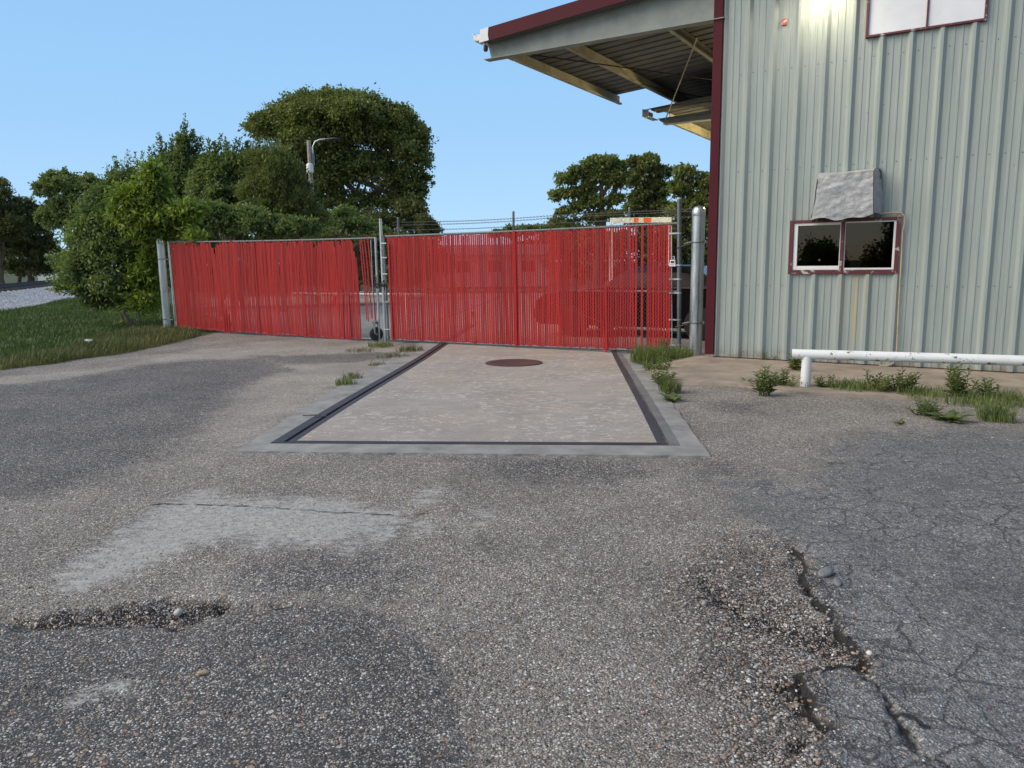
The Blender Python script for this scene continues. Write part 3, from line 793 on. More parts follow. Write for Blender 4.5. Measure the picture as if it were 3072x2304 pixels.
def slat_geom(mb, x, zb, zt, w, lean=0.0, bow=0.0, y0=0.0, nseg=7):
    t = np.linspace(0, 1, nseg)
    ph = rnd.uniform(0, 6)
    L, Rr = [], []
    yaw = rnd.uniform(-0.1, 0.1)
    for k in t:
        z = zb + (zt - zb) * k
        cx = x + lean * (k - 0.5) + bow * math.sin(k * PI) + 0.0014 * math.sin(ph + k * 9)
        yy = y0 + 0.004 * math.sin(ph * 2 + k * 7)
        L.append((cx - w / 2 * math.cos(yaw), yy - w / 2 * math.sin(yaw), z)); Rr.append((cx + w / 2 * math.cos(yaw), yy + w / 2 * math.sin(yaw), z))
    # flattened tube: front and back skins
    th = 0.0035
    rows = [[(p[0], p[1], p[2]) for p in L], [((a[0] + c[0]) / 2, (a[1] + c[1]) / 2 - th, a[2]) for a, c in zip(L, Rr)], [(p[0], p[1], p[2]) for p in Rr],
            [((a[0] + c[0]) / 2, (a[1] + c[1]) / 2 + th, a[2]) for a, c in zip(L, Rr)], [(p[0], p[1], p[2]) for p in L]]
    i = len(mb.v)
    n = nseg
    for row in rows[:4]: mb.v += row
    for r in range(4):
        r2 = (r + 1) % 4
        for k in range(n - 1):
            mb.f.append((i + r * n + k, i + r2 * n + k, i + r2 * n + k + 1, i + r * n + k + 1))

def lerp(x, x0, x1, a, b): return a + (b - a) * (x - x0) / (x1 - x0)

# left leaf
gl = thing('chain_link_gate', 'sagging left gate leaf with dense red slats and small wheel at its free end', 'gate', GA, grz, 'red slatted gate leaves across the drive')
XL0, XL1 = 0.06, 6.44
ztL = lambda x: lerp(x, XL0, XL1, 2.075, 2.005) - 0.015 * math.sin(PI * (x - XL0) / (XL1 - XL0))
zbL = lambda x: lerp(x, XL0, XL1, 0.06, -0.01) - 0.02 * math.sin(PI * (x - XL0) / (XL1 - XL0))
def curved(x0, x1, fz, r, name, parent, y=0.02, m=None):
    xs = np.linspace(x0, x1, 9)
    return MB().tube([(x, y, fz(x)) for x in xs], r, 10).build(name, m or M['galv2'], parent, True)
curved(XL0, XL1, ztL, 0.021, 'top_rail', gl)
curved(XL0, XL1, lambda x: zbL(x) - 0.005, 0.021, 'bottom_rail', gl)
curved(XL0, XL1, lambda x: lerp(x, XL0, XL1, 1.0, 0.93), 0.017, 'middle_rail', gl)
for x in (XL0, XL1): pipe((x, 0.02, zbL(x) - 0.02), (x + (0.0 if x > 1 else -0.02), 0.02, ztL(x) + 0.02), 0.024, 'stile', M['galv'], gl)
pipe((3.25, 0.03, zbL(3.2)), (3.2, 0.03, ztL(3.2)), 0.019, 'stile', M['galv2'], gl)
pipe((0.1, 0.03, 0.12), (3.2, 0.03, 0.98), 0.006, 'truss_rod', M['galv2'], gl, 6)
pipe((0.155, -0.016, zbL(0.1) + 0.02), (0.10, -0.016, ztL(0.1) - 0.03), 0.006, 'tension_bar', M['galv'], gl, 6)
pipe((XL1 - 0.09, -0.016, zbL(6.3) + 0.02), (XL1 - 0.09, -0.016, ztL(6.3) - 0.03), 0.007, 'tension_bar', M['galv'], gl, 6)
chainlink('chain_link_mesh', XL0 + 0.04, XL1 - 0.03, zbL, ztL, gl)
sb = MB(); loose = []
x = XL0 + 0.075; pitch = 0.0415
while x < XL1 - 0.08:
    f = (x - XL0) / (XL1 - XL0)
    lean = -0.06 + 0.06 * f + 0.025 * math.sin(f * 17 + 1) + 0.008 * math.sin(f * 61)
    zt_ = ztL(x) - rnd.uniform(0.0, 0.05); zb_ = zbL(x) - 0.03 + rnd.uniform(-0.012, 0.015)
    if rnd.random() < 0.16: zt_ += rnd.uniform(0.02, 0.05)
    if 0.13 < f < 0.30 and rnd.random() < 0.35: zt_ -= rnd.uniform(0.03, 0.14)
    if 0.62 < f < 0.90 and rnd.random() < 0.3: zt_ -= rnd.uniform(0.03, 0.12)
    if abs(f - 0.255) < 0.008: zt_ -= 0.13
    if rnd.random() < 0.05: zb_ -= rnd.uniform(0.03, 0.07)
    w = 0.0388 - 0.002 * f
    if f < 0.928:
        if f > 0.903: zt_ -= (f - 0.903) / 0.025 * 0.42
        slat_geom(sb, x, zb_, zt_, w, lean + rnd.uniform(-.004, .004), 0.02 * math.sin(f * 9))
    x += pitch
sb.build('slat_panel', M['red'], gl, True, 50)
for x, zb_, zt_, ln in ((6.10, 0.36, 1.97, -0.10), (6.15, 0.34, 1.98, -0.09), (6.23, 0.40, 1.985, -0.12), (6.32, 0.30, 2.02, -0.13)):
    b = MB(); slat_geom(b, x, zb_, zt_, 0.032, ln, 0.01, -0.004); b.build('loose_slat', M['red'], gl, True, 50)
for x, zb_, zt_, ln in ((3.02, -0.05, 2.0, -0.02), (1.86, -0.06, 0.4, 0.01), (1.93, -0.05, 0.5, -0.01), (2.02, -0.055, 0.4, 0.015), (4.45, -0.06, 0.9, 0.01), (5.52, -0.065, 1.0, 0.0), (5.70, -0.06, 0.9, -0.02)):
    b = MB(); slat_geom(b, x, zb_, zt_, 0.034, ln, 0.0, -0.017); b.build('loose_slat', M['red'], gl, True, 50)
# wheel under the free end
wx, wz = 6.40, 0.115
fork = MB()
fork.box(wx - 0.10, wx + 0.04, -0.02, 0.06, 0.30, 0.36); fork.box(wx - 0.03, wx + 0.02, -0.075, -0.066, 0.10, 0.33); fork.box(wx - 0.03, wx + 0.02, 0.046, 0.055, 0.10, 0.33); fork.box(wx - 0.04, wx + 0.03, -0.075, 0.055, 0.33, 0.345)
fk = fork.build('wheel_fork', M['galv2'], gl, False, bevel=0.003)
wh = MB().lathe([(0.085, -0.045), (0.13, -0.04), (0.155, -0.025), (0.162, 0), (0.155, 0.025), (0.13, 0.04), (0.085, 0.045)], 28, (0, 0, 0), 'y').build('wheel', M['rubber'], gl, True, 40)
wh.scale = (0.87, 0.87, 0.87); wh.location = (wx - 0.01, -0.01, wz - 0.02); wh.rotation_euler = (0, 0, rad(50))
hb = MB().lathe([(0.02, -0.052), (0.03, -0.05), (0.03, -0.03), (0.08, -0.02), (0.084, -0.046), (0.088, 0.0), (0.084, 0.046), (0.08, 0.02), (0.03, 0.03), (0.03, 0.05), (0.02, 0.052)], 24, (0, 0, 0), 'y').build('rim', M['galv2'], wh, True, 40)

# right leaf
gr_ = thing('chain_link_gate', 'right gate leaf of evenly spaced red slats with white lock box near building', 'gate', GA, grz, 'red slatted gate leaves across the drive')
XR0, XR1 = 6.60, 12.55
ztR = lambda x: lerp(x, XR0, XR1, 2.03, 2.075) - 0.012 * math.sin(PI * (x - XR0) / (XR1 - XR0))
zbR = lambda x: lerp(x, XR0, XR1, 0.02, 0.05) - 0.012 * math.sin(PI * (x - XR0) / (XR1 - XR0))
curved(XR0, 12.64, ztR, 0.022, 'top_rail', gr_, 0.02)
curved(XR0, 12.64, lambda x: zbR(x) - 0.022, 0.022, 'bottom_rail', gr_)
curved(XR0, 12.64, lambda x: 1.0, 0.019, 'middle_rail', gr_)
pipe((6.615, 0.0, -0.055), (6.60, 0.0, 2.36), 0.030, 'stile', M['galv'], gr_, 14)
pipe((6.695, 0.0, 0.0), (6.665, 0.0, 2.05), 0.022, 'stile', M['galv2'], gr_, 12)
pipe((9.68, 0.03, zbR(9.6)), (9.66, 0.03, ztR(9.6)), 0.019, 'stile', M['galv2'], gr_)
ep = pipe((12.70, 0.0, -0.02), (12.645, 0.0, 2.45), 0.034, 'stile', M['galv2'], gr_, 14)
MB().lathe([(0.036, 2.445), (0.036, 2.475), (0.02, 2.482)], 14, (12.645, 0, 0)).build('cap', M['galv'], ep, True)
MB().lathe([(0.032, 2.35), (0.032, 2.372), (0.018, 2.384)], 14, (6.60, 0, 0)).build('cap', M['galv'], gr_, True)
pipe((12.585, -0.016, 0.06), (12.535, -0.016, 2.04), 0.009, 'tension_bar', M['galv'], gr_, 6)
for z in (0.14, 0.55, 0.98, 1.20, 1.42, 1.92):
    b = MB(); xx = lerp(z, 0, 2.45, 12.70, 12.645)
    b.box(xx - 0.16, xx + 0.01, -0.038, -0.030, z - 0.012, z + 0.012); b.lathe([(0.037, z - 0.013), (0.037, z + 0.013)], 14, (xx, 0, 0)); b.build('tension_band', M['galv'], gr_, True)
for z in (0.2, 0.75, 1.3, 1.62, 1.9):
    b = MB(); b.box(6.60, 6.75, -0.036, -0.029, z - 0.011, z + 0.011); b.lathe([(0.033, z - 0.012), (0.033, z + 0.012)], 14, (6.61, 0, 0)); b.build('tension_band', M['galv'], gr_, True)
for (xa, za, xb, zb2) in ((7.0, 0.10, 9.6, 0.97), (9.75, 0.97, 12.5, 0.10)):
    pipe((xa, 0.03, za), (xb, 0.03, zb2), 0.006, 'truss_rod', M['galv2'], gr_, 6)
chainlink('chain_link_mesh', 6.74, XR1 - 0.0, zbR, ztR, gr_)
sb = MB()
x = 6.775; pitch = 0.0445
while x < XR1 - 0.03:
    f = (x - XR0) / (XR1 - XR0)
    if not (11.93 < x < 12.16):
        zt_ = ztR(x) - rnd.uniform(0.01, 0.035) + (0.03 if rnd.random() < 0.08 else 0); zb_ = zbR(x) - 0.012 + rnd.uniform(-0.01, 0.015)
        if x > 11.6: zt_ += 0.012; zb_ += 0.01
        w = 0.0392 if x < 10.7 else 0.0335
        slat_geom(sb, x, zb_, zt_, w, -0.02 + 0.006 * math.sin(x * 4) + rnd.uniform(-0.003, 0.003), 0.006 * math.sin(x * 5))
    x += pitch * (1 + rnd.uniform(-0.03, 0.03))
slat_geom(sb, 12.05, 0.04, 2.07, 0.040, -0.02); slat_geom(sb, 11.945, 0.03, 2.06, 0.036, -0.02); slat_geom(sb, 12.15, 0.03, 2.06, 0.036, -0.02)
sb.build('slat_panel', M['red'], gr_, True, 50)
for x, zb_, zt_, w in ((9.655, -0.05, 2.05, 0.046), (8.75, 0.0, 0.6, 0.034), (11.42, -0.05, 1.1, 0.042), (11.38, 0.0, 0.5, 0.034), (6.80, -0.04, 1.9, 0.034)):
    b = MB(); slat_geom(b, x, zb_, zt_, w, -0.02, 0.0, -0.017); b.build('loose_slat', M['red'], gr_, True, 50)

def gate_pt(x, y, z):
    yv = np.array([-gu[1], gu[0], 0])
    return GA + gu * x + yv * y + np.array([0, 0, z])
# chain and padlock holding the leaves together
ch = thing('chain', 'dark steel chain and padlock wrapped round the meeting gate stiles', 'chain', gate_pt(6.54, -0.0, 1.10), grz)
b = MB()
def link_ring(b, c, t, flip):
    t = np.array(t) / np.linalg.norm(t); up = np.array([0, 0, 1.0]) if flip else np.cross(t, [0, 0, 1.0])
    pts = [np.array(c) + t * 0.026 * math.cos(w) + up * 0.015 * math.sin(w) for w in np.linspace(0, 2 * PI, 11)]
    b.tube(pts, 0.0055, 6, False)
for row, (zc, rx, ry, dz) in enumerate(((0.0, 0.15, 0.062, 0.01), (-0.03, 0.165, 0.066, -0.025), (0.03, 0.12, 0.06, 0.03), (-0.055, 0.10, 0.06, 0.02))):
    nl = 16
    for k in range(nl):
        w = 2 * PI * k / nl
        c = (rx * math.cos(w), ry * math.sin(w) - 0.0, zc + dz * math.sin(w * 2 + row))
        link_ring(b, c, (-rx * math.sin(w), ry * math.cos(w), 0), k % 2)
for k in range(5): link_ring(b, (-0.06 + 0.006 * k, -0.07, 0.0 + 0.036 * k), (0.1, 0, 1), k % 2)
b.build('links', M['chain'], ch, True)
pk = MB().box(0.0, 0.052, -0.105, -0.075, -0.145, -0.095).build('padlock', M['galv2'], ch, False, bevel=0.006)
MB().tube([(0.01, -0.09, -0.10), (0.01, -0.09, -0.065), (0.026, -0.09, -0.05), (0.042, -0.09, -0.065), (0.042, -0.09, -0.10)], 0.005, 8).build('shackle', M['chain'], pk, True)

# lock box on the tension bar
lb = thing('lock_box', 'small white and black key lock box hanging on the right gate edge', 'lock box', gate_pt(12.575, -0.06, 1.40), grz)
bd = MB().prism([(-0.055, 0, 0.0), (0.055, 0, 0.0), (0.040, 0, 0.105), (-0.040, 0, 0.105)], (0, 0.03, 0)).build('body', M['lockwhite'], lb, False, bevel=0.006)
MB().box(-0.028, 0.028, -0.006, -0.001, 0.055, 0.088).build('dial_cover', M['dark'], bd, False, bevel=0.002)
MB().box(-0.030, 0.030, -0.003, -0.0005, 0.026, 0.031).build('name_strip', M['dark'], bd)
MB().prism([(-0.064, 0.032, -0.008), (0.064, 0.032, -0.008), (0.048, 0.032, 0.118), (-0.048, 0.032, 0.118)], (0, 0.016, 0)).build('back_plate', M['dark'], lb, False, bevel=0.004)
MB().tube([(-0.02, 0.03, 0.11), (-0.02, 0.045, 0.15), (0.0, 0.05, 0.162), (0.02, 0.045, 0.15), (0.02, 0.03, 0.11)], 0.006, 8).build('shackle', M['galv'], lb, True)

# posts
def gate_post(label, px, r, h, y=0.0):
    p = gate_pt(px, y, 0)
    o = thing('gate_post', label, 'post', (p[0], p[1], -0.08), grz)
    rr = random.Random(int(px * 10))
    prof = [(r, 0.0)] + [(r + rr.uniform(-0.0012, 0.0012), h * k / 14) for k in range(1, 14)] + [(r, h)]
    MB().lathe(prof, 32).build('shaft', M['galv'], o, True)
    MB().lathe([(r + 0.004, h - 0.075), (r + 0.006, h - 0.07), (r + 0.006, h - 0.015), (r * 0.97, h + 0.02), (r * 0.8, h + 0.055), (r * 0.5, h + 0.075), (r * 0.15, h + 0.085)], 32).build('cap', M['galv'], o, True, 50)
    return o
pl_ = gate_post('thick galvanised post at the shrub end of the red gates', -0.235, 0.092, 2.20)
for z in (0.30, 1.75): MB().tube([(0.12 * math.cos(w) * 0.85, 0.12 * math.sin(w) * 0.85, z + 0.02 * math.cos(w)) for w in np.linspace(0, 2 * PI, 17)], 0.008, 6, False).build('hinge_strap', M['galv2'], pl_, True)
for z in (0.30, 1.75): MB().tube([(0.09, -0.05, z + 0.02), (0.27, -0.02, z - 0.01)], 0.01, 8).build('hinge_arm', M['galv2'], pl_, True)
pr_ = gate_post('thick shiny galvanised post beside the maroon building corner', 12.965, 0.1, 2.33)
for z in (0.60, 1.86):
    k = MB().tube([(0.108 * math.cos(w), 0.108 * math.sin(w), z + 0.012 * math.sin(w)) for w in np.linspace(0, 2 * PI, 21)], 0.009, 6, False)
    k.tube([(-0.09, -0.06, z), (-0.21, -0.03, z - 0.03)], 0.012, 8); k.tube([(0.10, -0.02, z), (0.155, -0.02, z - 0.005)], 0.008, 6); k.box(0.12, 0.14, -0.04, 0.0, z - 0.025, z + 0.02)
    k.build('hinge_strap', M['galv2'], pr_, True)
    k = MB().tube([(-0.15, -0.04, z - 0.05), (-0.15, -0.04, z + 0.07)], 0.008, 8); k.tube([(-0.33 + 0.06 * 0, -0.035, z - 0.09), (-0.10, -0.05, z - 0.03)], 0.009, 8); k.box(-0.19, -0.12, -0.06, -0.01, z - 0.05, z - 0.02)
    k.build('hinge_bracket', M['chain'], pr_, True)

# ------------------------------------------------------------------ the metal building (local axes: x along its front wall, y away from us, z up)
BO = np.array([3.124, 11.598, 0.0])
brz = rad(-31.5)
bu = np.array([math.cos(brz), math.sin(brz), 0]); bv = np.array([-math.sin(brz), math.cos(brz), 0])
BL = thing('metal_building', 'grey green ribbed metal building with maroon trim and open side canopy', 'building', BO, brz)
def bpt(u, v, z): return BO + bu * u + bv * v + np.array([0, 0, z])
roofz = lambda u: 5.14 + 0.08 * (u + 4.07)
UEND = 9.0
WIN = (1.00, 2.41, 1.285, 2.03); WIN2 = (1.845, 3.195, 4.335, 5.30)
def wall_panel(u0, u1, holes, zb=0.05):
    us = []
    pit = 0.345; k = -2
    while True:
        c = 0.262 + pit * k
        if c > u1 + 1: break
        for du, dy in ((0.0, 0.0), (0.040, -0.045), (0.074, -0.045), (0.114, 0.0), (0.165, 0.0), (0.172, -0.007), (0.194, -0.007), (0.201, 0.0), (0.255, 0.0), (0.262, -0.007), (0.284, -0.007), (0.291, 0.0)):
            us.append((c + du, dy))
        k += 1
    us = [(u0, 0.0)] + [q for q in us if u0 < q[0] < u1] + [(u1, 0.0)]
    A = np.array(us)
    cuts = sorted({h for hh in holes for h in hh[:2]})
    for c in cuts:
        if c not in A[:, 0]:
            y = np.interp(c, A[:, 0], A[:, 1]); A = np.vstack([A, [c, y]]); A = A[np.argsort(A[:, 0])]
    b = MB()
    for (ua, ya), (ub, yb) in zip(A[:-1], A[1:]):
        mid = (ua + ub) / 2
        spans = [(zb, roofz(mid) + 0.02)]
        for (h0, h1, z0, z1) in holes:
            if h0 < mid < h1:
                ns = []
                for a, c in spans:
                    if z0 > a: ns.append((a, min(c, z0)))
                    if z1 < c: ns.append((max(a, z1), c))
                spans = [q for q in ns if q[1] - q[0] > 0.01]
        for a, c in spans: b.face([(ua, ya, a), (ub, yb, a), (ub, yb, c), (ua, ya, c)])
    return b
wl = wall_panel(-0.04, UEND, [WIN, WIN2]).build('front_wall', M['wall'], BL)
MB().box(-0.03, 0.03, 0.05, 24, 0.03, 5.44).build('side_wall', M['wall'], BL)
MB().box(UEND - 0.05, UEND, 0.05, 24, 0.03, 5.9).build('side_wall', M['wall'], BL)
MB().box(-0.03, UEND, 23.95, 24, 0.03, 5.4).build('back_wall', M['wall'], BL)
MB().prism([(-0.02, -0.2, roofz(0) + 0.03), (UEND + 0.2, -0.2, roofz(UEND) + 0.03), (UEND + 0.2, -0.2, roofz(UEND) + 0.06), (-0.02, -0.2, roofz(0) + 0.06)], (0, 24.4, 0)).build('roof', M['roofin'], BL)
b = MB()
b.prism([(-0.175, -0.045, 0.08), (-0.042, -0.045, 0.08), (-0.042, -0.045, 5.42), (-0.175, -0.045, 5.41)], (0, 0.14, 0))
b.build('corner_trim', M['maroon'], BL, False, bevel=0.004)
MB().box(-0.040, -0.018, -0.012, 0.004, 0.06, 5.40).build('corner_flashing', M['frame'], BL)
MB().box(-0.05, UEND, -0.016, 0.02, 0.0, 0.05).build('base_channel', M['rust'], BL)
b = MB()
fr_ = random.Random(6)
for z in (0.14, 1.12, 2.75, 4.1):
    for k in range(0, 26):
        for du in (-0.03, 0.142):
            x = 0.262 + 0.345 * k + du + fr_.uniform(-0.004, 0.004)
            if x > UEND - 0.1 or (WIN[0] - 0.05 < x < WIN[1] + 0.05 and 1.0 < z < 2.0): continue
            zz = z + fr_.uniform(-0.008, 0.008); b.lathe([(0.007, -0.001), (0.006, 0.003), (0.003, 0.006)], 6, (x, 0, zz), 'y')
b.v = [(p[0], -abs(p[1]) - 0.0005, (p[2])) for p in b.v]
tag(b.build('wall_screws', M['rust'], BL), kind='stuff')
# lower window
wn = MB()
u0, u1, z0, z1 = WIN
t = 0.055
wn.box(u0, u0 + t, -0.055, 0.02, z0, z1); wn.box(u1 - t, u1, -0.055, 0.02, z0, z1); wn.box(u0 + t, u1 - t, -0.055, 0.02, z0, z0 + t); wn.box(u0 + t, u1 - t, -0.055, 0.02, z1 - t * 0.75, z1)
um = u0 + 0.70
wn.box(um - 0.024, um + 0.024, -0.050, 0.015, z0 + t, z1 - t * 0.75)
wf = wn.build('window', M['maroon_worn'], BL, False, bevel=0.003)
sv = MB()
a0, a1, c0, c1 = u0 + t, um - 0.024, z0 + t, z1 - t * 0.75
s_ = 0.055
sv.box(a0, a0 + s_, -0.036, 0.03, c0, c1); sv.box(a1 - 0.012, a1, -0.036, 0.03, c0, c1); sv.box(a0 + s_, a1 - 0.012, -0.036, 0.03, c0, c0 + s_); sv.box(a0 + s_, a1 - 0.012, -0.036, 0.03, c1 - 0.035, c1)
sv.build('sash', M['vinyl'], wf, False, bevel=0.004)
sv = MB()
d0, d1 = um + 0.024, u1 - t
sv.box(d0, d0 + 0.01, -0.034, 0.03, c0, c1); sv.box(d1 - 0.03, d1, -0.034, 0.03, c0, c1); sv.box(d0 + 0.01, d1 - 0.03, -0.034, 0.03, c0, c0 + 0.025); sv.box(d0 + 0.01, d1 - 0.03, -0.034, 0.03, c1 - 0.018, c1)
sv.build('sash', M['vinyl'], wf, False, bevel=0.003)
MB().box(a0 + 0.045, a1 - 0.008, 0.0, 0.004, c0 + 0.045, c1 - 0.03).build('pane', M['glass'], wf)
MB().box(d0 + 0.006, d1 - 0.022, 0.006, 0.010, c0 + 0.02, c1 - 0.012).build('pane', M['glass'], wf)
b = MB()
for k in range(24):
    z = c0 + 0.02 + k * 0.027
    b.face([(a0, 0.060, z), (d1, 0.060, z), (d1, 0.078, z + 0.016), (a0, 0.078, z + 0.016)])
b.build('blind', M['blind'], wf)
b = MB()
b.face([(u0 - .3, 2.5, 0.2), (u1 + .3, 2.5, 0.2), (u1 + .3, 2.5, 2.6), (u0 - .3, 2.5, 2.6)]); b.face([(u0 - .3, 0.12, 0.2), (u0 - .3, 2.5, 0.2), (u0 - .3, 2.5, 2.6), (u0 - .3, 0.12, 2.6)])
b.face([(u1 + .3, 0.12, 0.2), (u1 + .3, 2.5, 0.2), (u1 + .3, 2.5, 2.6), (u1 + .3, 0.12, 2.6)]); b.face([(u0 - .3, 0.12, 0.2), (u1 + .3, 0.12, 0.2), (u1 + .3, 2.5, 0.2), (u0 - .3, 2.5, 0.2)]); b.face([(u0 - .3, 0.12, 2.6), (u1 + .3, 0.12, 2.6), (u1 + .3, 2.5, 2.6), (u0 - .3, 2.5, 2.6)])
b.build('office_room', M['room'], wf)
lp = MB().lathe([(0.004, -0.016), (0.012, -0.010), (0.016, 0), (0.012, 0.010), (0.004, 0.016)], 12).build('glow_ball', M['bulb'], None, True)  # small glowing ball for the bright point in the left pane
lp.location = bpt(1.40, 0.035, 1.478); tag(lp, 'small bright glowing ball behind the left window pane', 'lamp')
# upper window: boarded white panes
u0, u1, z0, z1 = WIN2
wn = MB(); t = 0.028
wn.box(u0, u0 + t, -0.055, 0.02, z0, z1); wn.box(u1 - t, u1, -0.055, 0.02, z0, z1); wn.box(u0 + t, u1 - t, -0.055, 0.02, z0, z0 + t); wn.box(u0 + t, u1 - t, -0.055, 0.02, z1 - t, z1); wn.box(2.54, 2.562, -0.05, 0.01, z0 + t, z1 - t)
w2 = wn.build('window', M['maroon_worn'], BL, False, bevel=0.003)
MB().box(u0 + t, 2.54, -0.028, -0.01, z0 + t, z1 - t).build('white_panel', M['panel'], w2)
MB().box(2.562, u1 - t, -0.030, -0.01, z0 + t, z1 - t).build('white_panel', M['panel'], w2)

# canopy on the left side
def zroof_box(b, ua, ub, v0, v1, th=0.03, off=0.0, fz=roofz):
    b.prism([(ua, v0, fz(ua) + off), (ub, v0, fz(ub) + off), (ub, v0, fz(ub) + off + th), (ua, v0, fz(ua) + off + th)], (0, v1 - v0, 0))
def rib_sheet(b, ua, ub, v0, v1, fz, off=0.0):
    """roof sheet with ribs running up the slope"""
    v = v0
    prof = []
    while v < v1:
        for dv, dz in ((0, 0), (0.10, 0), (0.125, 0.03), (0.165, 0.03), (0.19, 0)): 
            if v + dv <= v1: prof.append((v + dv, dz))
        v += 0.30
    prof.append((v1, 0))
    b.grid([[(ua, p, fz(ua) + off + q) for p, q in prof], [(ub, p, fz(ub) + off + q) for p, q in prof]])
b = MB()
rib_sheet(b, -4.05, -2.80, -0.2, 5.0, roofz); rib_sheet(b, -2.80, -0.02, -0.2, 5.0, roofz); rib_sheet(b, -3.0, -0.02, 5.0, 7.0, roofz)
cp = b.build('canopy', M['roofin'], BL)
b = MB()
b.prism([(-4.0, 0.012, 4.9), (-0.02, 0.012, 4.9), (-0.02, 0.012, roofz(0) - 0.004), (-4.06, 0.012, roofz(-4.06) - 0.004)], (0, 0.012, 0))
b.box(-4.10, -0.02, -0.07, 0.10, 4.888, 4.900)
b.build('rafter', M['beam'], cp)
b = MB(); b.prism([(-2.8, 6.98, 4.9), (-0.04, 6.98, 4.9), (-0.04, 6.98, roofz(0) - 0.004), (-2.8, 6.98, roofz(-2.8) - 0.004)], (0, 0.012, 0))
b.build('rafter', M['frame'], cp)
def purlin(u, v0, v1, zt, d=0.20, m=None):
    b = MB()
    b.box(u, u + 0.008, v0, v1, zt - d, zt); b.box(u + 0.008, u + 0.07, v0, v1, zt - d, zt - d + 0.008); b.box(u - 0.055, u, v0, v1, zt - 0.008, zt)
    b.box(u + 0.062, u + 0.07, v0, v1, zt - d + 0.008, zt - d + 0.03)
    return b.build('purlin', m or M['frame'], cp)
purlin(-3.85, 0.05, 5.04, roofz(-3.85) - 0.03, 0.185); purlin(-2.87, 0.05, 7.0, roofz(-2.87) - 0.02, 0.20); purlin(-1.25, 0.05, 6.5, roofz(-1.25) - 0.012, 0.20)
b = MB(); b.prism([(-3.93, -0.215, roofz(-3.93) - 0.02), (UEND, -0.215, roofz(UEND) - 0.02), (UEND, -0.215, roofz(UEND) + 0.19), (-3.93, -0.215, roofz(-3.93) + 0.19)], (0, 0.012, 0))
b.prism([(-3.93, -0.203, roofz(-3.93) + 0.165), (UEND, -0.203, roofz(UEND) + 0.165), (UEND, -0.203, roofz(UEND) + 0.19), (-3.93, -0.203, roofz(-3.93) + 0.19)], (0, 0.12, 0))
b.build('fascia', M['maroon'], cp)
b = MB(); zf = roofz(-4.0)
b.prism([(-4.09, -0.222, zf - 0.02), (-3.90, -0.222, zf - 0.005), (-3.915, -0.222, zf + 0.08), (-3.90, -0.222, zf + 0.20), (-4.06, -0.222, zf + 0.185)], (0, 0.02, 0))
b.build('fascia_end', M['primer'], cp)
b = MB()
gp_ = [(-4.06, zf + 0.02), (-4.20, zf + 0.02), (-4.23, zf + 0.14), (-4.25, zf + 0.15), (-4.245, zf + 0.16), (-4.215, zf + 0.145), (-4.19, zf + 0.035), (-4.065, zf + 0.035)]
b.prism([(u, -0.20, z) for u, z in gp_], (0, 5.2, 0)); b.box(-4.2, -4.07, -0.205, -0.198, zf + 0.035, zf + 0.12)
b.build('gutter', M['primer'], cp)
MB().tube([(-3.42, 0.4, 4.97), (-1.35, 3.9, 4.95)], 0.011, 6).build('brace_rod', M['rail'], cp, True)
MB().tube([(-2.85, 3.6, 5.02), (-1.9, 6.5, 5.02)], 0.009, 6).build('brace_rod', M['rail'], cp, True)
# lower canopy further back
roof2 = lambda u: 4.70 + 0.08 * (u + 2.96)
b = MB(); rib_sheet(b, -3.0, -0.04, 4.6, 5.2, roof2, 0.0); rib_sheet(b, -2.85, -0.04, 5.2, 10.2, roof2, 0.0)
c2 = b.build('canopy', M['roofin'], BL)
r2t = lambda u: 4.585 + 0.04 * (u + 2.95)
b = MB(); b.prism([(-2.82, 5.2, 4.45), (-0.04, 5.2, 4.45), (-0.04, 5.2, r2t(0)), (-2.98, 5.2, r2t(-2.98)), (-2.95, 5.2, 4.53)], (0, 0.014, 0)); b.box(-2.84, -0.04, 5.10, 5.30, 4.436, 4.45); b.box(-2.98, -0.04, 5.14, 5.199, 4.565, 4.572); b.build('rafter', M['beam2'], c2)
b = MB(); b.prism([(-2.82, 9.9, 4.45), (-0.04, 9.9, 4.45), (-0.04, 9.9, r2t(0)), (-2.98, 9.9, r2t(-2.98))], (0, 0.014, 0)); b.build('rafter', M['beam'], c2)
for u, d in ((-2.75, 0.22), (-1.5, 0.18)):
    b = MB(); b.box(u, u + 0.01, 5.25, 9.85, 4.46, 4.46 + d); b.box(u + 0.01, u + 0.08, 5.25, 9.85, 4.46, 4.468); b.build('purlin', M['frame'], c2)
b = MB(); b.box(-2.9, -0.04, 4.72, 4.74, 4.66, 4.70); b.build('edge_angle', M['frame'], c2)
zf = roof2(-3.0)
b = MB(); b.box(-3.12, -2.98, 4.6, 5.2, zf - 0.15, zf - 0.142); b.box(-3.12, -3.112, 4.6, 5.2, zf - 0.142, zf + 0.01); b.box(-3.11, -2.98, 4.6, 4.608, zf - 0.142, zf - 0.004); b.build('gutter', M['beam2'], c2)
MB().tube([(-2.78, 5.08, 4.52), (-1.02, 1.79, 5.2)], 0.012, 6).build('hanger_rod', M['frame'], c2, True)

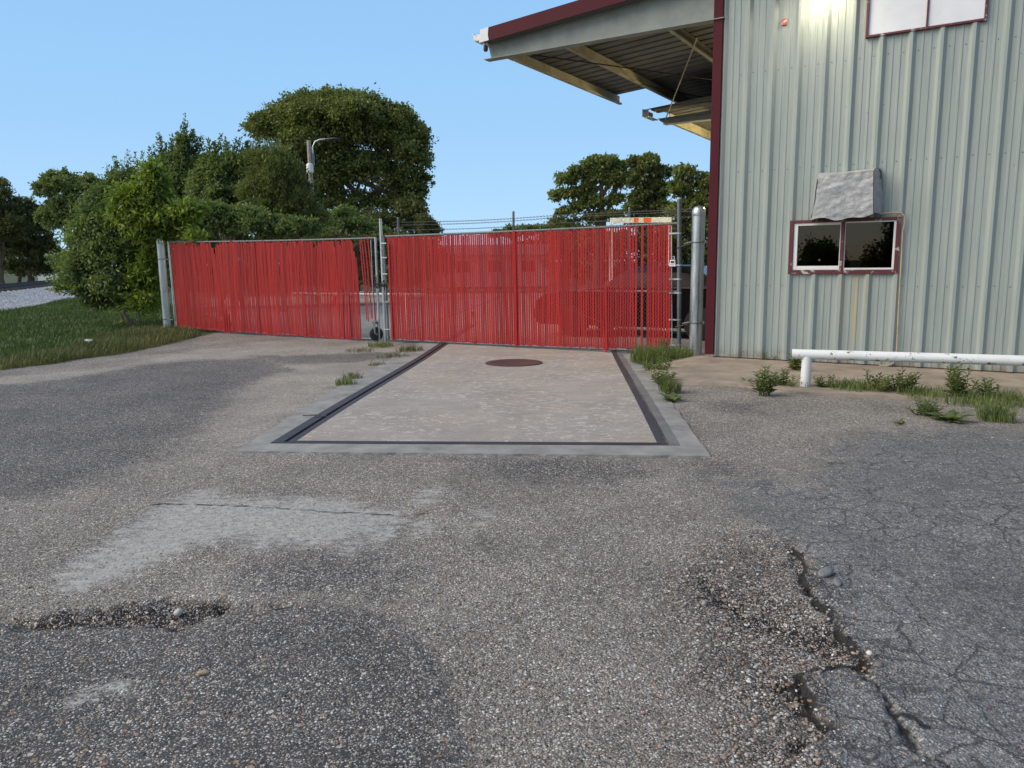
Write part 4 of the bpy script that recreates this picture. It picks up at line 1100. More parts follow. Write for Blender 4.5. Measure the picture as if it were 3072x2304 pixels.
# lamps the building carries
def wall_light(label, u, v, z, rz, face):
    o = thing('wall_lamp', label, 'lamp', bpt(u, v, z), brz + rz)
    h = MB(); h.prism([(-0.26, -0.42, 0.03), (-0.26, 0.0, 0.03), (-0.26, 0.0, 0.26), (-0.26, -0.30, 0.26), (-0.26, -0.42, 0.16)], (0.52, 0, 0)); h.build('housing', M['dark'], o, False, bevel=0.01)
    MB().box(-0.22, 0.22, -0.38, -0.05, 0.02, 0.028).build('lens', M['bulb'], o)
    return o
wall_light('lit box floodlight on the ribbed wall left of the high white window', 1.36, -0.035, 5.02, 0, 0)
wall_light('lit box floodlight on the side wall under the canopy', -0.06, 6.3, 3.95, rad(-90), 0)
def lamp(name, p, energy, col, size, spot=None, aim=None):
    l = bpy.data.lights.new(name, 'SPOT' if spot else 'POINT')
    l.energy = energy; l.color = col; l.shadow_soft_size = size
    if spot: l.spot_size = rad(spot); l.spot_blend = 0.9
    o = bpy.data.objects.new(name, l); COL.objects.link(o); o.location = p
    if aim is not None:
        d = Vector(aim) - Vector(p); o.rotation_euler = d.to_track_quat('-Z', 'Y').to_euler()
    return o
lamp('wall_lamp_light', bpt(1.38, -0.48, 5.0), 9, (1.0, 0.89, 0.70), 0.16, 150, bpt(1.3, -0.05, 3.4))
lamp('canopy_lamp_light', bpt(-0.40, 6.3, 3.9), 200, (1.0, 0.78, 0.36), 0.08)

# things on the wall
tc = thing('covered_vent', 'crumpled silver tarp cover over the wall box above the window', 'cover', bpt(1.73, -0.02, 2.03), brz)
def tarp():
    b = MB()
    nu, nv = 90, 52
    def per(s, zf):
        """outline of the draped box in plan at height fraction zf (0 bottom .. 1 top)"""
        top = zf ** 1.0
        hw = 0.445 * (1 - top) ** 1.6 + 0.395 * (1 - (1 - top) ** 1.6)
        dp = 0.30 * (1 - top) + 0.26 * top
        return hw, dp
    rows = []
    rs = random.Random(5)
    for j in range(nv + 1):
        zf = j / nv
        row = []
        for i in range(nu + 1):
            s = i / nu
            e_ = (1 - zf) ** 1.3
            hf = 0.348 + 0.025 * e_; hb_ = 0.40 + 0.06 * e_; dp = 0.28 + 0.02 * (1 - zf); side = 0.2
            if s < side: t = s / side; x, y = -(hb_ + (hf - hb_) * t), -dp * t
            elif s > 1 - side: t = (1 - s) / side; x, y = hb_ + (hf - hb_) * t, -dp * t
            else: x, y = -hf + 2 * hf * (s - side) / (1 - 2 * side), -dp
            sag = 0.05 * math.sin(PI * s) * zf
            z = zf * 0.60 + (0.02 * math.sin(s * 9) + 0.014 * math.sin(s * 23 + 1)) * (1 - zf) - 0.03 * (1 - zf) * (s - 0.5) * 2 * -1 - 0.04 * zf * (1 - s)
            w = 0.014 * mnoise.fractal(Vector((x * 3.5, y * 3 + 4, z * 5)), 0.8, 2.1, 3) + 0.006 * mnoise.noise(Vector((x * 14 + z * 6, 2.2, z * 17))) - 0.010 * abs(mnoise.noise(Vector((x * 4 - z * 5, 8.1, z * 6)))) + 0.015 * (1 - zf) * math.sin(s * 7)
            if side <= s <= 1 - side: y -= w
            else: x += w * (1 if s > .5 else -1)
            row.append((x, y, z))
        rows.append(row)
    # top sheet folding back to the wall
    last = rows[-1]
    for k in range(1, 6):
        f = k / 5
        rows.append([(p[0] * (1 - 0.02 * f), p[1] * (1 - f), p[2] + 0.05 * f - 0.03 * math.sin(PI * f) * math.sin(p[0] * 7 + 1) * 0.8) for p in last])
    b.grid(rows)
    return b
tarp().build('tarp', M['tarp'], tc, True, 50)
MB().tube([(0.375, -0.302, 0.02), (0.360, -0.300, 0.2), (0.350, -0.294, 0.4), (0.342, -0.288, 0.57), (0.345, -0.25, 0.605), (0.375, -0.10, 0.635), (0.40, -0.03, 0.58), (0.405, -0.03, 0.50)], 0.005, 6).build('cord', M['cord'], tc, True)
MB().tube([(-0.345, -0.285, 0.52), (-0.360, -0.295, 0.36), (-0.365, -0.30, 0.22), (-0.385, -0.28, 0.1), (-0.42, -0.2, 0.02)], 0.005, 6).build('cord', M['cord'], tc, True)
MB().box(-0.31, 0.31, -0.20, 0.0, 0.04, 0.50).build('vent_box', M['beam'], tc)
rb = MB().box(-0.035, 0.035, -0.02, 0.0, -0.045, 0.045).build('alarm_box', M['redbox'], None, False, loc=bpt(0.80, -0.004, 4.71), bevel=0.008)
rb.rotation_euler = (0, 0, brz); tag(rb, 'small faded red box high on the ribbed wall', 'alarm box')
cb = MB().tube([(2.10, -0.075, 2.075), (2.30, -0.07, 2.085), (2.40, -0.065, 2.08), (2.445, -0.055, 2.03), (2.45, -0.05, 1.93), (2.435, -0.048, 1.84), (2.440, -0.045, 1.5), (2.445, -0.045, 0.9), (2.455, -0.045, 0.35), (2.455, -0.05, 0.18), (2.43, -0.07, 0.09), (2.36, -0.09, 0.05), (2.26, -0.10, 0.055)], 0.010, 8)
o = cb.build('cable', M['cable'], None, True, loc=BO); o.rotation_euler = (0, 0, brz); tag(o, 'tan cable running down the wall from the window corner', 'cable')
sc2 = thing('security_camera', 'small white dome camera at the canopy rafter tip', 'camera', bpt(-4.06, -0.10, 5.10), brz)
MB().lathe([(0.018, 0.0), (0.03, 0.01), (0.032, 0.03), (0.02, 0.04)], 14).build('mount', M['lockwhite'], sc2, True)
MB().lathe([(0.004, -0.10), (0.03, -0.09), (0.04, -0.06), (0.038, -0.02), (0.02, -0.001)], 16, (0.02, 0, 0)).build('lens', M['dark'], sc2, True)

# concrete apron at the foot of the wall
ap = MB()
front = [(1395, 792), (1440, 822), (1595, 830), (1720, 846), (1860, 852), (1985, 858), (2212, 871), (2500, 890)]
fr_pts = [g(x, y, 0.03) for x, y in front]
rows_t, rows_f, rows_d = [], [], []
for k, p in enumerate(fr_pts):
    u = (p - BO) @ bu
    q = bpt(max(u + 0.12, -0.3), 0.03, 0.035) if k > 0 else bpt(-0.35, 0.0, 0.03)
    rows_t.append(q); rows_f.append(np.array([p[0], p[1], 0.03])); rows_d.append(np.array([p[0] - 0.005, p[1] - 0.01, -0.05]))
ap.grid([rows_d, rows_f, rows_t])
tag(ap.build('pavement', M['apron'], None), kind='structure')

# ------------------------------------------------------------------ white pipe barriers
def barrier(label, p0, p1, h, r, posts, m, lean=0.0):
    p0 = np.array(p0); p1 = np.array(p1)
    o = thing('pipe_barrier', label, 'barrier', (p0[0], p0[1], 0))
    d = p1 - p0; L = np.linalg.norm(d); d = d / L
    MB().tube([(0, 0, h)] + [d * L * k / 8 + np.array([0, 0, h]) for k in range(1, 8)] + [d * L + np.array([0, 0, h])], r, 24).build('rail', m, o, True)
    for s in posts:
        q = d * s
        MB().tube([(q[0], q[1], -0.15), (q[0] + lean, q[1], h - r * 0.4)], r * 1.02, 24).build('post', m, o, True)
    return o
barrier('thick white pipe barrier with chipped paint in front of the ribbed wall', (3.27, 8.88, 0), (6.5, 7.60, 0), 0.405, 0.056, (0.155, 2.95), M['white'], 0.012)
barrier('white pipe rail crossing the yard just behind the red gates', (-5.3, 18.76, 0), (-1.9, 17.27, 0), 0.80, 0.04, (0.3, 3.2), M['white'])

# ------------------------------------------------------------------ leaves, trees
def leaf_verts(p, d, nrm, L, Wd):
    """diamond leaves: p base (n,3), d growth, nrm normal"""
    d = d / (np.linalg.norm(d, axis=1, keepdims=True) + 1e-9)
    s = np.cross(d, nrm); s = s / (np.linalg.norm(s, axis=1, keepdims=True) + 1e-9)
    up = np.cross(s, d)
    L = L[:, None]; Wd = Wd[:, None]
    V = np.stack([p, p + d * L * 0.45 + s * Wd * 0.5 + up * L * 0.06, p + d * L - up * L * 0.10, p + d * L * 0.45 - s * Wd * 0.5 + up * L * 0.06], 1)
    return V.reshape(-1, 3)
def unit(n, rs):
    v = rs.normal(size=(n, 3)); return v / np.linalg.norm(v, axis=1, keepdims=True)

def tree(name, label, base, Y, lobes, nleaf, size, leafmat, bark=None, asp=0.55, droop=-0.1, clump=0.42, shell=0.55, trunk_r=0.2, fork=0.35, group=None, shoots=(), stems=None, twig=True, seed=1, leafmat2=None, nshoot=26, sdir=(0, 0, 0), cat='tree', up_bias=0.3, spike=0.16):
    """lobes: (px, py, rx, ry[, dY]) ellipsoids of the crown as surveyed, at distance Y"""
    rs = np.random.RandomState(seed)
    b0 = np.array(base, float)
    o = thing(name, label, cat, b0, 0, group)
    k = S / FPX * Y
    C_, R__ = [], []
    for lb_ in lobes:
        px, py, rx, ry = lb_[:4]; dY = lb_[4] if len(lb_) > 4 else 0
        c = at(px, py, Y + dY)
        C_.append(c - b0); R__.append(np.array([rx * k, (rx + ry) * 0.5 * k, ry * k]))
    sub_c, sub_r = [], []
    for c, r in zip(C_, R__):
        if min(r) < 9 * k: continue
        for q in range(5):
            d = unit(1, rs)[0]; d[2] = abs(d[2]) * 0.9 - 0.15; d[1] = -abs(d[1]) if rs.rand() < 0.6 else d[1]
            sub_c.append(c + d * r * (0.72 + 0.2 * rs.rand())); sub_r.append(r * (0.30 + 0.16 * rs.rand()))
    n_main = len(C_)
    C_ = np.array(C_ + sub_c); R__ = np.array([r * 0.90 for r in R__] + sub_r)
    area = np.array([(r[0] * r[2]) for r in R__]); area = area / area.sum()
    nleaf = int(nleaf * 1.4); size *= 0.82
    V = []; tw = MB(); cl_all = []
    for li in range(len(C_)):
        n = int(nleaf * area[li])
        rc = clump * R__[li].mean() ** 0.5 * 0.42
        nc = max(6, int(n / 34))
        dirs = unit(nc, rs); dirs[:, 2] = np.where(dirs[:, 2] < -0.45, -dirs[:, 2], dirs[:, 2])
        rr_ = shell + (0.93 - shell) * rs.rand(nc, 1) ** 0.6
        rr_ = np.where(rs.rand(nc, 1) < spike, rr_ * (1.06 + 0.22 * rs.rand(nc, 1)), rr_)
        cc = C_[li] + dirs * R__[li] * rr_
        cl_all.append((li, cc))
        which = rs.randint(0, nc, n)
        crad = rc * (0.6 + 0.8 * rs.rand(nc))
        off = rs.normal(size=(n, 3)) * crad[which][:, None] * np.array([0.62, 0.62, 0.46])
        p = cc[which] + off
        d = unit(n, rs) * 0.9 + dirs[which] * 0.6 + np.array([0, 0, droop]) + np.array(sdir)
        nr = unit(n, rs) * 0.8 + np.array([0, 0, up_bias]) + dirs[which] * 0.5
        L = size * (0.6 + 0.8 * rs.rand(n))
        V.append(leaf_verts(p, d, nr, L, L * asp * (0.8 + 0.4 * rs.rand(n))))
    for (xa, ya, xb, yb) in shoots:
        a = at(xa, ya, Y) - b0; c = at(xb, yb, Y) - b0
        jit = rs.normal(size=3) * 0.05
        pts = [a + (c - a) * t + np.array([0.05 * math.sin(3 * t + xa), 0.0, 0]) + jit * t for t in np.linspace(0, 1, 6)]
        tw.tube(pts, [0.012, 0.011, 0.009, 0.007, 0.005, 0.003], 4)
        n = nshoot
        t = rs.rand(n); p = a + (c - a) * t[:, None] + rs.normal(size=(n, 3)) * 0.05 * (1.3 - t[:, None])
        d = unit(n, rs) + (c - a) / np.linalg.norm(c - a) * 0.7 + np.array(sdir)
        L = size * (0.8 + 0.6 * rs.rand(n)) * (1.15 - 0.5 * t)
        V.append(leaf_verts(p, d, unit(n, rs), L, L * asp))
    me = quads_mesh('crown', np.concatenate(V))
    link('crown', me, leafmat, o)
    # trunk, limbs and twigs
    bk = bark or M['bark']
    tb = MB()
    cen = (C_ * area[:, None]).sum(0); twig_r = 1
    def curve(a, c, n, wob):
        j = rs.normal(size=(n, 3)) * wob; j[0] = 0; j[-1] = 0
        mid = (a + c) / 2 + np.array([0, 0, 0.12 * np.linalg.norm(c - a)]) * (1 if c[2] > a[2] else 0)
        return [(1 - t) ** 2 * a + 2 * t * (1 - t) * mid + t * t * c + j[i_] for i_, t in enumerate(np.linspace(0, 1, n))]
    if stems:
        for (sx, sy, r0, pts) in stems:
            P_ = [np.array([sx, sy, -0.1])] + [at(q[0], q[1], Y + (q[2] if len(q) > 2 else 0)) - b0 for q in pts]
            tb.tube(P_, list(np.linspace(r0, r0 * 0.25, len(P_))), 9)
        forks = [P_[-1]]
    else:
        top = np.array([cen[0] * fork, cen[1] * fork, max(0.5, cen[2] * fork)])
        tb.tube(curve(np.array([0, 0, -0.1]), top, 6, trunk_r * 0.2), list(np.linspace(trunk_r, trunk_r * 0.75, 6)), 10)
        forks = [top]
    for li in range(n_main):
        a = forks[0]
        lim = curve(a, C_[li], 7, 0.05 * R__[li].mean())
        tb.tube(lim, list(np.linspace(trunk_r * 0.55, trunk_r * 0.14, 7)), 7)
        if twig:
            cc = cl_all[li][1]
            for q in cc[rs.permutation(len(cc))[:min(len(cc), 22)]]:
                tb.tube(curve(lim[4 + rs.randint(0, 3)], q, 4, 0.03), [trunk_r * 0.12, trunk_r * 0.09, trunk_r * 0.05, trunk_r * 0.02], 5)
    tb.v += []
    if tw.v:
        i = len(tb.v); tb.v += tw.v; tb.f += [tuple(q + i for q in f) for f in tw.f]
    tb.build('trunk', bk, o, True, 0)
    return o

def gbase(px, Y):
    p = at(px, 600, Y); return (p[0], p[1], 0.0)

# big round tree
tree('broadleaf_tree', 'big dark dome shaped tree towering behind the street lamp', gbase(745, 45), 45,
     [(735, 262, 120, 60), (640, 275, 88, 55), (600, 290, 58, 42), (690, 320, 95, 65), (800, 300, 92, 66), (850, 300, 66, 56, 1.0), (876, 330, 50, 70), (760, 245, 90, 46), (660, 235, 62, 32), (820, 250, 52, 30), (870, 262, 34, 22), (720, 380, 62, 48), (810, 380, 74, 48), (885, 392, 42, 42), (640, 360, 60, 50), (868, 440, 46, 34), (898, 425, 28, 40), (908, 345, 24, 46), (905, 300, 26, 30), (640, 410, 50, 50), (690, 425, 42, 44), (735, 440, 36, 30), (800, 440, 40, 30), (706, 232, 70, 30), (560, 268, 22, 24)],
     92000, 0.20, M['leafA'], None, 0.62, -0.15, 0.62, 0.55, 0.55, 0.42, seed=4,
     stems=[(-0.4, 0, 0.30, [(735, 470), (742, 420), (730, 350)]), (0.2, 0.3, 0.26, [(752, 470), (765, 430), (785, 370)]), (0.6, 0, 0.24, [(790, 460), (815, 418), (845, 360)]), (0.2, 0.5, 0.2, [(760, 480), (780, 440), (790, 400)]), (-0.8, 0, 0.22, [(705, 470), (690, 400), (670, 330)])])
tree('broadleaf_tree', 'dark bushy tree under the dome tree at its right foot', gbase(880, 43), 43, [(880, 470, 46, 42), (850, 500, 40, 40), (900, 500, 34, 36), (820, 490, 40, 40), (780, 500, 36, 50), (745, 500, 40, 50), (925, 500, 18, 26)], 16000, 0.18, M['leafD'], None, 0.6, -0.1, 0.5, 0.5, 0.2, seed=9)
tree('broadleaf_tree', 'light green bush in front of the dome tree trunks', gbase(760, 36), 36, [(720, 500, 40, 42), (770, 505, 46, 40), (815, 515, 34, 28), (690, 520, 34, 34), (745, 470, 30, 24)], 15000, 0.14, M['leafB'], None, 0.6, -0.1, 0.5, 0.5, 0.12, seed=12)
# shrub row behind the left gate leaf
tree('broadleaf_tree', 'feathery olive green tree leaning beside the street lamp pole', gbase(610, 26), 26, [(612, 400, 50, 62), (580, 360, 42, 40), (640, 455, 52, 46), (590, 460, 56, 64), (640, 410, 32, 40), (676, 478, 34, 36), (560, 420, 36, 46)],
     36000, 0.16, M['leafE'], None, 0.24, 0.15, 0.5, 0.4, 0.10, seed=21, shoots=[(600, 350, 628, 312), (640, 420, 700, 392), (560, 350, 582, 300), (660, 440, 715, 430), (600, 340, 600, 306), (650, 450, 690, 410), (650, 480, 712, 452), (610, 360, 648, 328), (620, 390, 655, 352)], nshoot=70, sdir=(-0.35, 0, 0.5))
tree('broadleaf_tree', 'mid green leafy tree with pale top twigs left of the feathery tree', gbase(500, 27), 27, [(500, 385, 44, 40), (470, 360, 30, 28), (528, 362, 32, 26), (480, 430, 58, 60), (530, 440, 50, 56), (445, 405, 36, 46), (450, 350, 16, 14), (505, 345, 18, 14)],
     30000, 0.15, M['leafB'], None, 0.5, 0, 0.5, 0.45, 0.12, seed=22, shoots=[(470, 330, 478, 290), (500, 340, 510, 300), (530, 330, 552, 300), (540, 330, 575, 296), (520, 330, 536, 305), (490, 330, 488, 296), (455, 330, 450, 300), (556, 330, 596, 310), (480, 340, 500, 312), (510, 335, 520, 298), (465, 335, 464, 306)], nshoot=60)
tree('broadleaf_tree', 'tall spiky topped tree with upright shoots behind the bright shrub', gbase(395, 28), 28, [(396, 345, 24, 30), (350, 380, 28, 34), (400, 400, 46, 52), (340, 420, 46, 50), (426, 370, 28, 32), (370, 362, 24, 24), (398, 310, 12, 16)],
     26000, 0.15, M['leafB'], None, 0.5, 0.1, 0.5, 0.45, 0.12, seed=23,
     shoots=[(398, 320, 400, 248), (398, 320, 404, 262), (345, 350, 342, 288), (350, 345, 348, 296), (370, 330, 372, 290), (415, 310, 416, 280), (388, 320, 384, 285), (330, 370, 322, 318), (300, 400, 292, 330), (312, 390, 306, 322), (430, 330, 436, 292), (360, 350, 358, 308), (405, 330, 412, 290), (424, 340, 424, 296), (392, 330, 393, 268), (335, 380, 332, 312)], nshoot=80)
tree('broadleaf_tree', 'dark green shrub filling the space above the left gate leaf', gbase(470, 24), 24, [(460, 480, 60, 44), (530, 490, 60, 40), (600, 500, 50, 36), (650, 505, 46, 34), (410, 480, 50, 50)], 22000, 0.13, M['leafC2'], None, 0.5, -0.05, 0.5, 0.45, 0.08, seed=24)
for i, (px, Y, lab, lobes) in enumerate([
    (520, 29, 'low dark thicket right behind the left half of the left gate leaf', [(430, 560, 60, 60), (520, 560, 60, 60), (600, 565, 60, 56), (470, 610, 70, 40), (570, 610, 70, 40), (390, 600, 50, 60)]),
    (720, 30, 'low dark thicket behind the wheel end of the left gate leaf', [(660, 560, 56, 60), (730, 560, 56, 60), (790, 565, 50, 56), (700, 605, 70, 30), (780, 605, 50, 30)]),
    (890, 34, 'low dark thicket behind the left part of the right gate leaf', [(850, 555, 50, 50), (910, 560, 50, 46), (950, 575, 36, 30), (870, 600, 60, 24)]),
    (1290, 36, 'low dark thicket behind the right part of the right gate leaf', [(1210, 560, 40, 40), (1270, 550, 50, 50), (1340, 550, 50, 54), (1420, 550, 56, 56), (1250, 595, 60, 22), (1360, 595, 70, 26)])]):
    tree('broadleaf_tree', lab, gbase(px, Y), Y, lobes, 15000, 0.19, M['leafD'], None, 0.6, -0.1, 0.5, 0.3, 0.08, seed=90 + i, cat='thicket')
# foreground shrub tree by the left post
fb = g(290, 702)
tree('broadleaf_tree', 'bright leaved shrubby tree with curved stems beside the left gate post', (fb[0], fb[1], 0), 20, [(330, 440, 40, 28, -1), (372, 478, 44, 24, -1), (300, 470, 40, 34, -1), (405, 458, 30, 13, -1.4), (335, 404, 28, 20, -1), (352, 510, 40, 16, -0.8), (425, 452, 16, 8, -1.4), (290, 430, 30, 26, -1), (320, 500, 30, 22, -1), (318, 600, 26, 26, -0.6), (310, 655, 28, 24, -0.6), (326, 560, 22, 26, -0.6), (330, 370, 16, 16, -1), (425, 512, 20, 8, -1.6)],
     15000, 0.165, M['leafC'], M['bark2'], 0.40, -0.22, 0.9, 0.1, 0.035, seed=31, twig=True, spike=0.28,
     stems=[(0.0, 0, 0.06, [(268, 678), (258, 640), (250, 600), (262, 540)]), (0.1, 0.1, 0.04, [(272, 684), (246, 655), (215, 630)]), (0.15, -0.05, 0.03, [(300, 660), (304, 600), (310, 520)])])
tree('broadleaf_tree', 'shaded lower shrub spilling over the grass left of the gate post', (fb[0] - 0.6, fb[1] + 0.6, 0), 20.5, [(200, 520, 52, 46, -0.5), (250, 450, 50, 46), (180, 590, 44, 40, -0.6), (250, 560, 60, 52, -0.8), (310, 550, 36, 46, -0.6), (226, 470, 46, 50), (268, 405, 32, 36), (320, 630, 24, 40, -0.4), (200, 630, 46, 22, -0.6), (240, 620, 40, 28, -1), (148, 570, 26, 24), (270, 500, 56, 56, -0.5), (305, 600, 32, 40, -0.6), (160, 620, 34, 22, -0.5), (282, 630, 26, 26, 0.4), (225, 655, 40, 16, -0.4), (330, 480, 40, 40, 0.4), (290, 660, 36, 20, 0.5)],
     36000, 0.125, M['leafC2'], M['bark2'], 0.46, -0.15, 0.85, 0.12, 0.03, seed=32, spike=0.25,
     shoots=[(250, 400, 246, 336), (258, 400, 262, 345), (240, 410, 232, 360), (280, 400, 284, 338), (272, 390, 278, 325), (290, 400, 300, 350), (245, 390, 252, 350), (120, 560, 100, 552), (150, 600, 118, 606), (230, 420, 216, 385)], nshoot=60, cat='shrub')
# far left trees across the railway
tree('conifer_tree', 'dark conifer cut by the left edge of the view', gbase(0, 52), 52, [(0, 440, 40, 40), (6, 405, 12, 26), (-10, 520, 60, 60), (20, 490, 50, 50), (-30, 470, 50, 60)], 18000, 0.22, M['leafD'], None, 0.4, -0.2, 0.5, 0.4, 0.25, seed=41)
tree('broadleaf_tree', 'dark brownish tree behind the rails near the left edge', gbase(65, 54), 54, [(55, 480, 40, 44), (75, 520, 46, 50), (30, 540, 50, 50), (85, 470, 24, 30), (100, 550, 36, 40), (55, 445, 24, 18), (30, 585, 60, 22), (90, 588, 50, 18), (125, 575, 30, 26)], 18000, 0.22, M['leafD'], None, 0.55, -0.2, 0.5, 0.45, 0.25, seed=42)
tree('broadleaf_tree', 'grey green round topped tree behind the left shrub', gbase(160, 50), 50, [(145, 410, 52, 38), (190, 430, 40, 40), (120, 400, 26, 24), (165, 460, 60, 40), (130, 480, 40, 36), (205, 470, 40, 40), (195, 395, 22, 18)], 20000, 0.21, M['leafB'], None, 0.6, -0.2, 0.5, 0.5, 0.2, seed=43)
# trees behind the right gate leaf
tree('broadleaf_tree', 'dark limbed spreading tree behind the right gate leaf', gbase(1290, 33), 33, [(1285, 358, 28, 18), (1255, 376, 26, 18), (1222, 392, 22, 18), (1215, 425, 22, 14), (1290, 388, 26, 20), (1325, 362, 24, 20), (1240, 420, 20, 16), (1330, 400, 22, 22), (1225, 460, 26, 10), (1330, 436, 16, 20), (1210, 480, 22, 9), (1270, 475, 30, 12), (1345, 385, 14, 18), (1270, 410, 18, 16), (1310, 350, 18, 12), (1288, 440, 22, 18), (1312, 466, 28, 16), (1252, 448, 20, 14), (1270, 425, 16, 12)],
     15000, 0.16, M['leafA'], None, 0.6, -0.2, 0.55, 0.45, 0.16, seed=51,
     stems=[(0, 0, 0.2, [(1298, 470), (1300, 420), (1296, 360)]), (0.1, 0.1, 0.13, [(1290, 480), (1262, 440), (1240, 420)]), (-.1, 0, 0.13, [(1306, 470), (1330, 420), (1335, 370)])])
tree('broadleaf_tree', 'paler rounded tree between the two dark trees behind the right gate', gbase(1395, 40), 40, [(1390, 362, 30, 22), (1420, 376, 24, 22), (1372, 395, 22, 26), (1415, 415, 26, 26), (1385, 430, 24, 26), (1370, 455, 24, 24), (1425, 455, 26, 26), (1365, 352, 16, 12), (1395, 480, 40, 16), (1405, 345, 16, 12)], 16000, 0.19, M['leafE'], None, 0.6, -0.15, 0.5, 0.5, 0.25, seed=52)
tree('broadleaf_tree', 'dark tree partly hidden by the maroon building corner', gbase(1500, 37), 37, [(1485, 385, 30, 22), (1465, 415, 24, 26), (1515, 400, 30, 30), (1505, 450, 34, 34), (1465, 460, 26, 28), (1540, 440, 36, 40), (1470, 500, 34, 26), (1520, 500, 44, 34), (1500, 550, 50, 36), (1560, 480, 40, 50), (1476, 366, 14, 10), (1500, 590, 50, 24), (1548, 570, 30, 40)], 24000, 0.18, M['leafA'], None, 0.6, -0.2, 0.5, 0.5, 0.25, seed=53)
tree('conifer_tree', 'small pointed conifer beside the barbed wire', gbase(940, 38), 38, [(930, 500, 16, 36), (942, 508, 12, 24), (914, 495, 12, 40)], 5000, 0.16, M['leafD'], None, 0.3, 0.3, 0.4, 0.3, 0.06, seed=61, shoots=[(912, 480, 910, 440), (930, 490, 932, 468), (945, 500, 950, 480)])
hz = [(1165, 62, 'low distant hedge tree seen under the barbed wire', [(1130, 500, 40, 10), (1180, 500, 40, 13), (1220, 496, 30, 16), (1090, 506, 40, 8)]),
      (40, 75, 'distant dark tree behind the rails at the far left', [(0, 560, 60, 50), (60, 560, 60, 44), (120, 570, 50, 40)]),
      (1180, 60, 'distant tree low behind the gates right of the house', [(1200, 530, 50, 34), (1260, 520, 50, 36), (1140, 545, 30, 24)]),
      (700, 60, 'distant dark trees filling the view low behind the left gate', [(600, 540, 80, 50), (720, 540, 80, 50), (840, 540, 80, 50), (500, 540, 80, 50), (400, 540, 80, 50)])]
for i, (px, Y, lab, lobes) in enumerate(hz):
    tree('broadleaf_tree', lab, gbase(px, Y), Y, lobes, 9000, 0.26, M['leafD'] if i != 0 else M['leafB'], None, 0.6, -0.1, 0.5, 0.4, 0.2, seed=70 + i)
def road_tree(label, x, y, crowns, seed):
    rs = np.random.RandomState(seed); V = []; tb = MB()
    root = thing('broadleaf_tree', label, 'tree', (x, y, 0), 0, 'trees across the road behind the viewer')
    tb.tube([(0, 0, -0.1), (0.1, 0, 1.2), (0, 0.1, 2.4)], [0.22, 0.18, 0.12], 8)
    for (cx, cy, cz, r) in crowns:
        n = int(800 * r * r); nc = max(8, n // 40)
        d = unit(nc, rs); cc = np.array([cx, cy, cz]) + d * r * (0.4 + 0.6 * rs.rand(nc, 1)); w_ = rs.randint(0, nc, n)
        L = 0.26 * (0.6 + 0.8 * rs.rand(n))
        V.append(leaf_verts(cc[w_] + rs.normal(size=(n, 3)) * 0.25, unit(n, rs) + d[w_] * .5, unit(n, rs), L, L * 0.6))
        tb.tube([(0, 0.1, 2.2), (cx * 0.5, cy * 0.5, (2 + cz) / 2), (cx, cy, cz)], [0.1, 0.07, 0.03], 6)
    link('crown', quads_mesh('crown', np.concatenate(V)), M['leafA'], root); tb.build('trunk', M['bark'], root, True, 0)
rng_ = random.Random(4)
for k in range(9):
    t = -20 + 5.0 * k
    big_ = 1.5 if k == 5 else 0.72
    road_tree('dark tree in the row across the road behind the viewer', -32 + 0.74 * t, -32 - 0.67 * t, [(rng_.uniform(-1.6, 1.6), rng_.uniform(-1, 1), rng_.uniform(0.9, 2.1) * big_ , rng_.uniform(1.2, 1.7)) for q in range(5)] + ([(0, 0, 4.4, 1.5), (0.9, 0, 3.4, 1.3)] if k == 5 else []), 200 + k)

# ------------------------------------------------------------------ grass and weeds
def blades(n, x, y, z, h, w, rs, bend=0.5):
    a = rs.rand(n) * 2 * PI
    d = np.stack([np.cos(a), np.sin(a), np.zeros(n)], -1); s = np.stack([-np.sin(a), np.cos(a), np.zeros(n)], -1)
    p = np.stack([x, y, z], -1); b = (bend * (0.3 + rs.rand(n)) * h)[:, None]
    up = np.array([0, 0, 1.0]); h_ = h[:, None]; w_ = w[:, None]
    m = p + d * b * 0.3 + up * h_ * 0.6; t = p + d * b + up * h_ * 0.95
    V = np.stack([p - s * w_ / 2, p + s * w_ / 2, m + s * w_ * 0.4, m - s * w_ * 0.4, m - s * w_ * 0.4, m + s * w_ * 0.4, t + s * w_ * 0.05, t - s * w_ * 0.05], 1)
    return V.reshape(-1, 3)
def in_poly(n, poly, rs, pad=0.0):
    lo = poly.min(0); hi = poly.max(0); out = []
    while sum(len(o) for o in out) < n:
        q = lo + (hi - lo) * rs.rand(n, 2); out.append(q[sdist(q, poly) > pad])
    return np.concatenate(out)[:n]
rs = np.random.RandomState(3)
GRF = gp(GRASS_EDGE)
field_poly = np.array([tuple(p) for p in GRF[1:]] + [(-7.2, 19.8), (-9.5, 24), (-18, 38), (-21.6, 37.5), (-18.6, 29), (-18.5, 20), (-13, 12)])
q1 = in_poly(62000, field_poly, rs, -0.05)
ed = np.array([ldist(q1, GRF)]).ravel()
keep = rs.rand(len(q1)) < np.clip(0.25 + ed / 0.8, 0, 1)
q1 = q1[keep]; ed = ed[keep]
h = (0.05 + 0.13 * rs.rand(len(q1))) * np.clip(0.45 + ed / 2.0, 0, 1) * (0.6 + 0.8 * vnoise(q1, 0.9, 5))
V1 = blades(len(q1), q1[:, 0], q1[:, 1], gz(q1[:, 0], q1[:, 1]) - 0.01, h, 0.010 + 0.008 * rs.rand(len(q1)), rs)
tag(link('grass', quads_mesh('grass', V1), M['grass'], None), 'green grass verge between the yard and the railway', 'grass', kind='stuff')
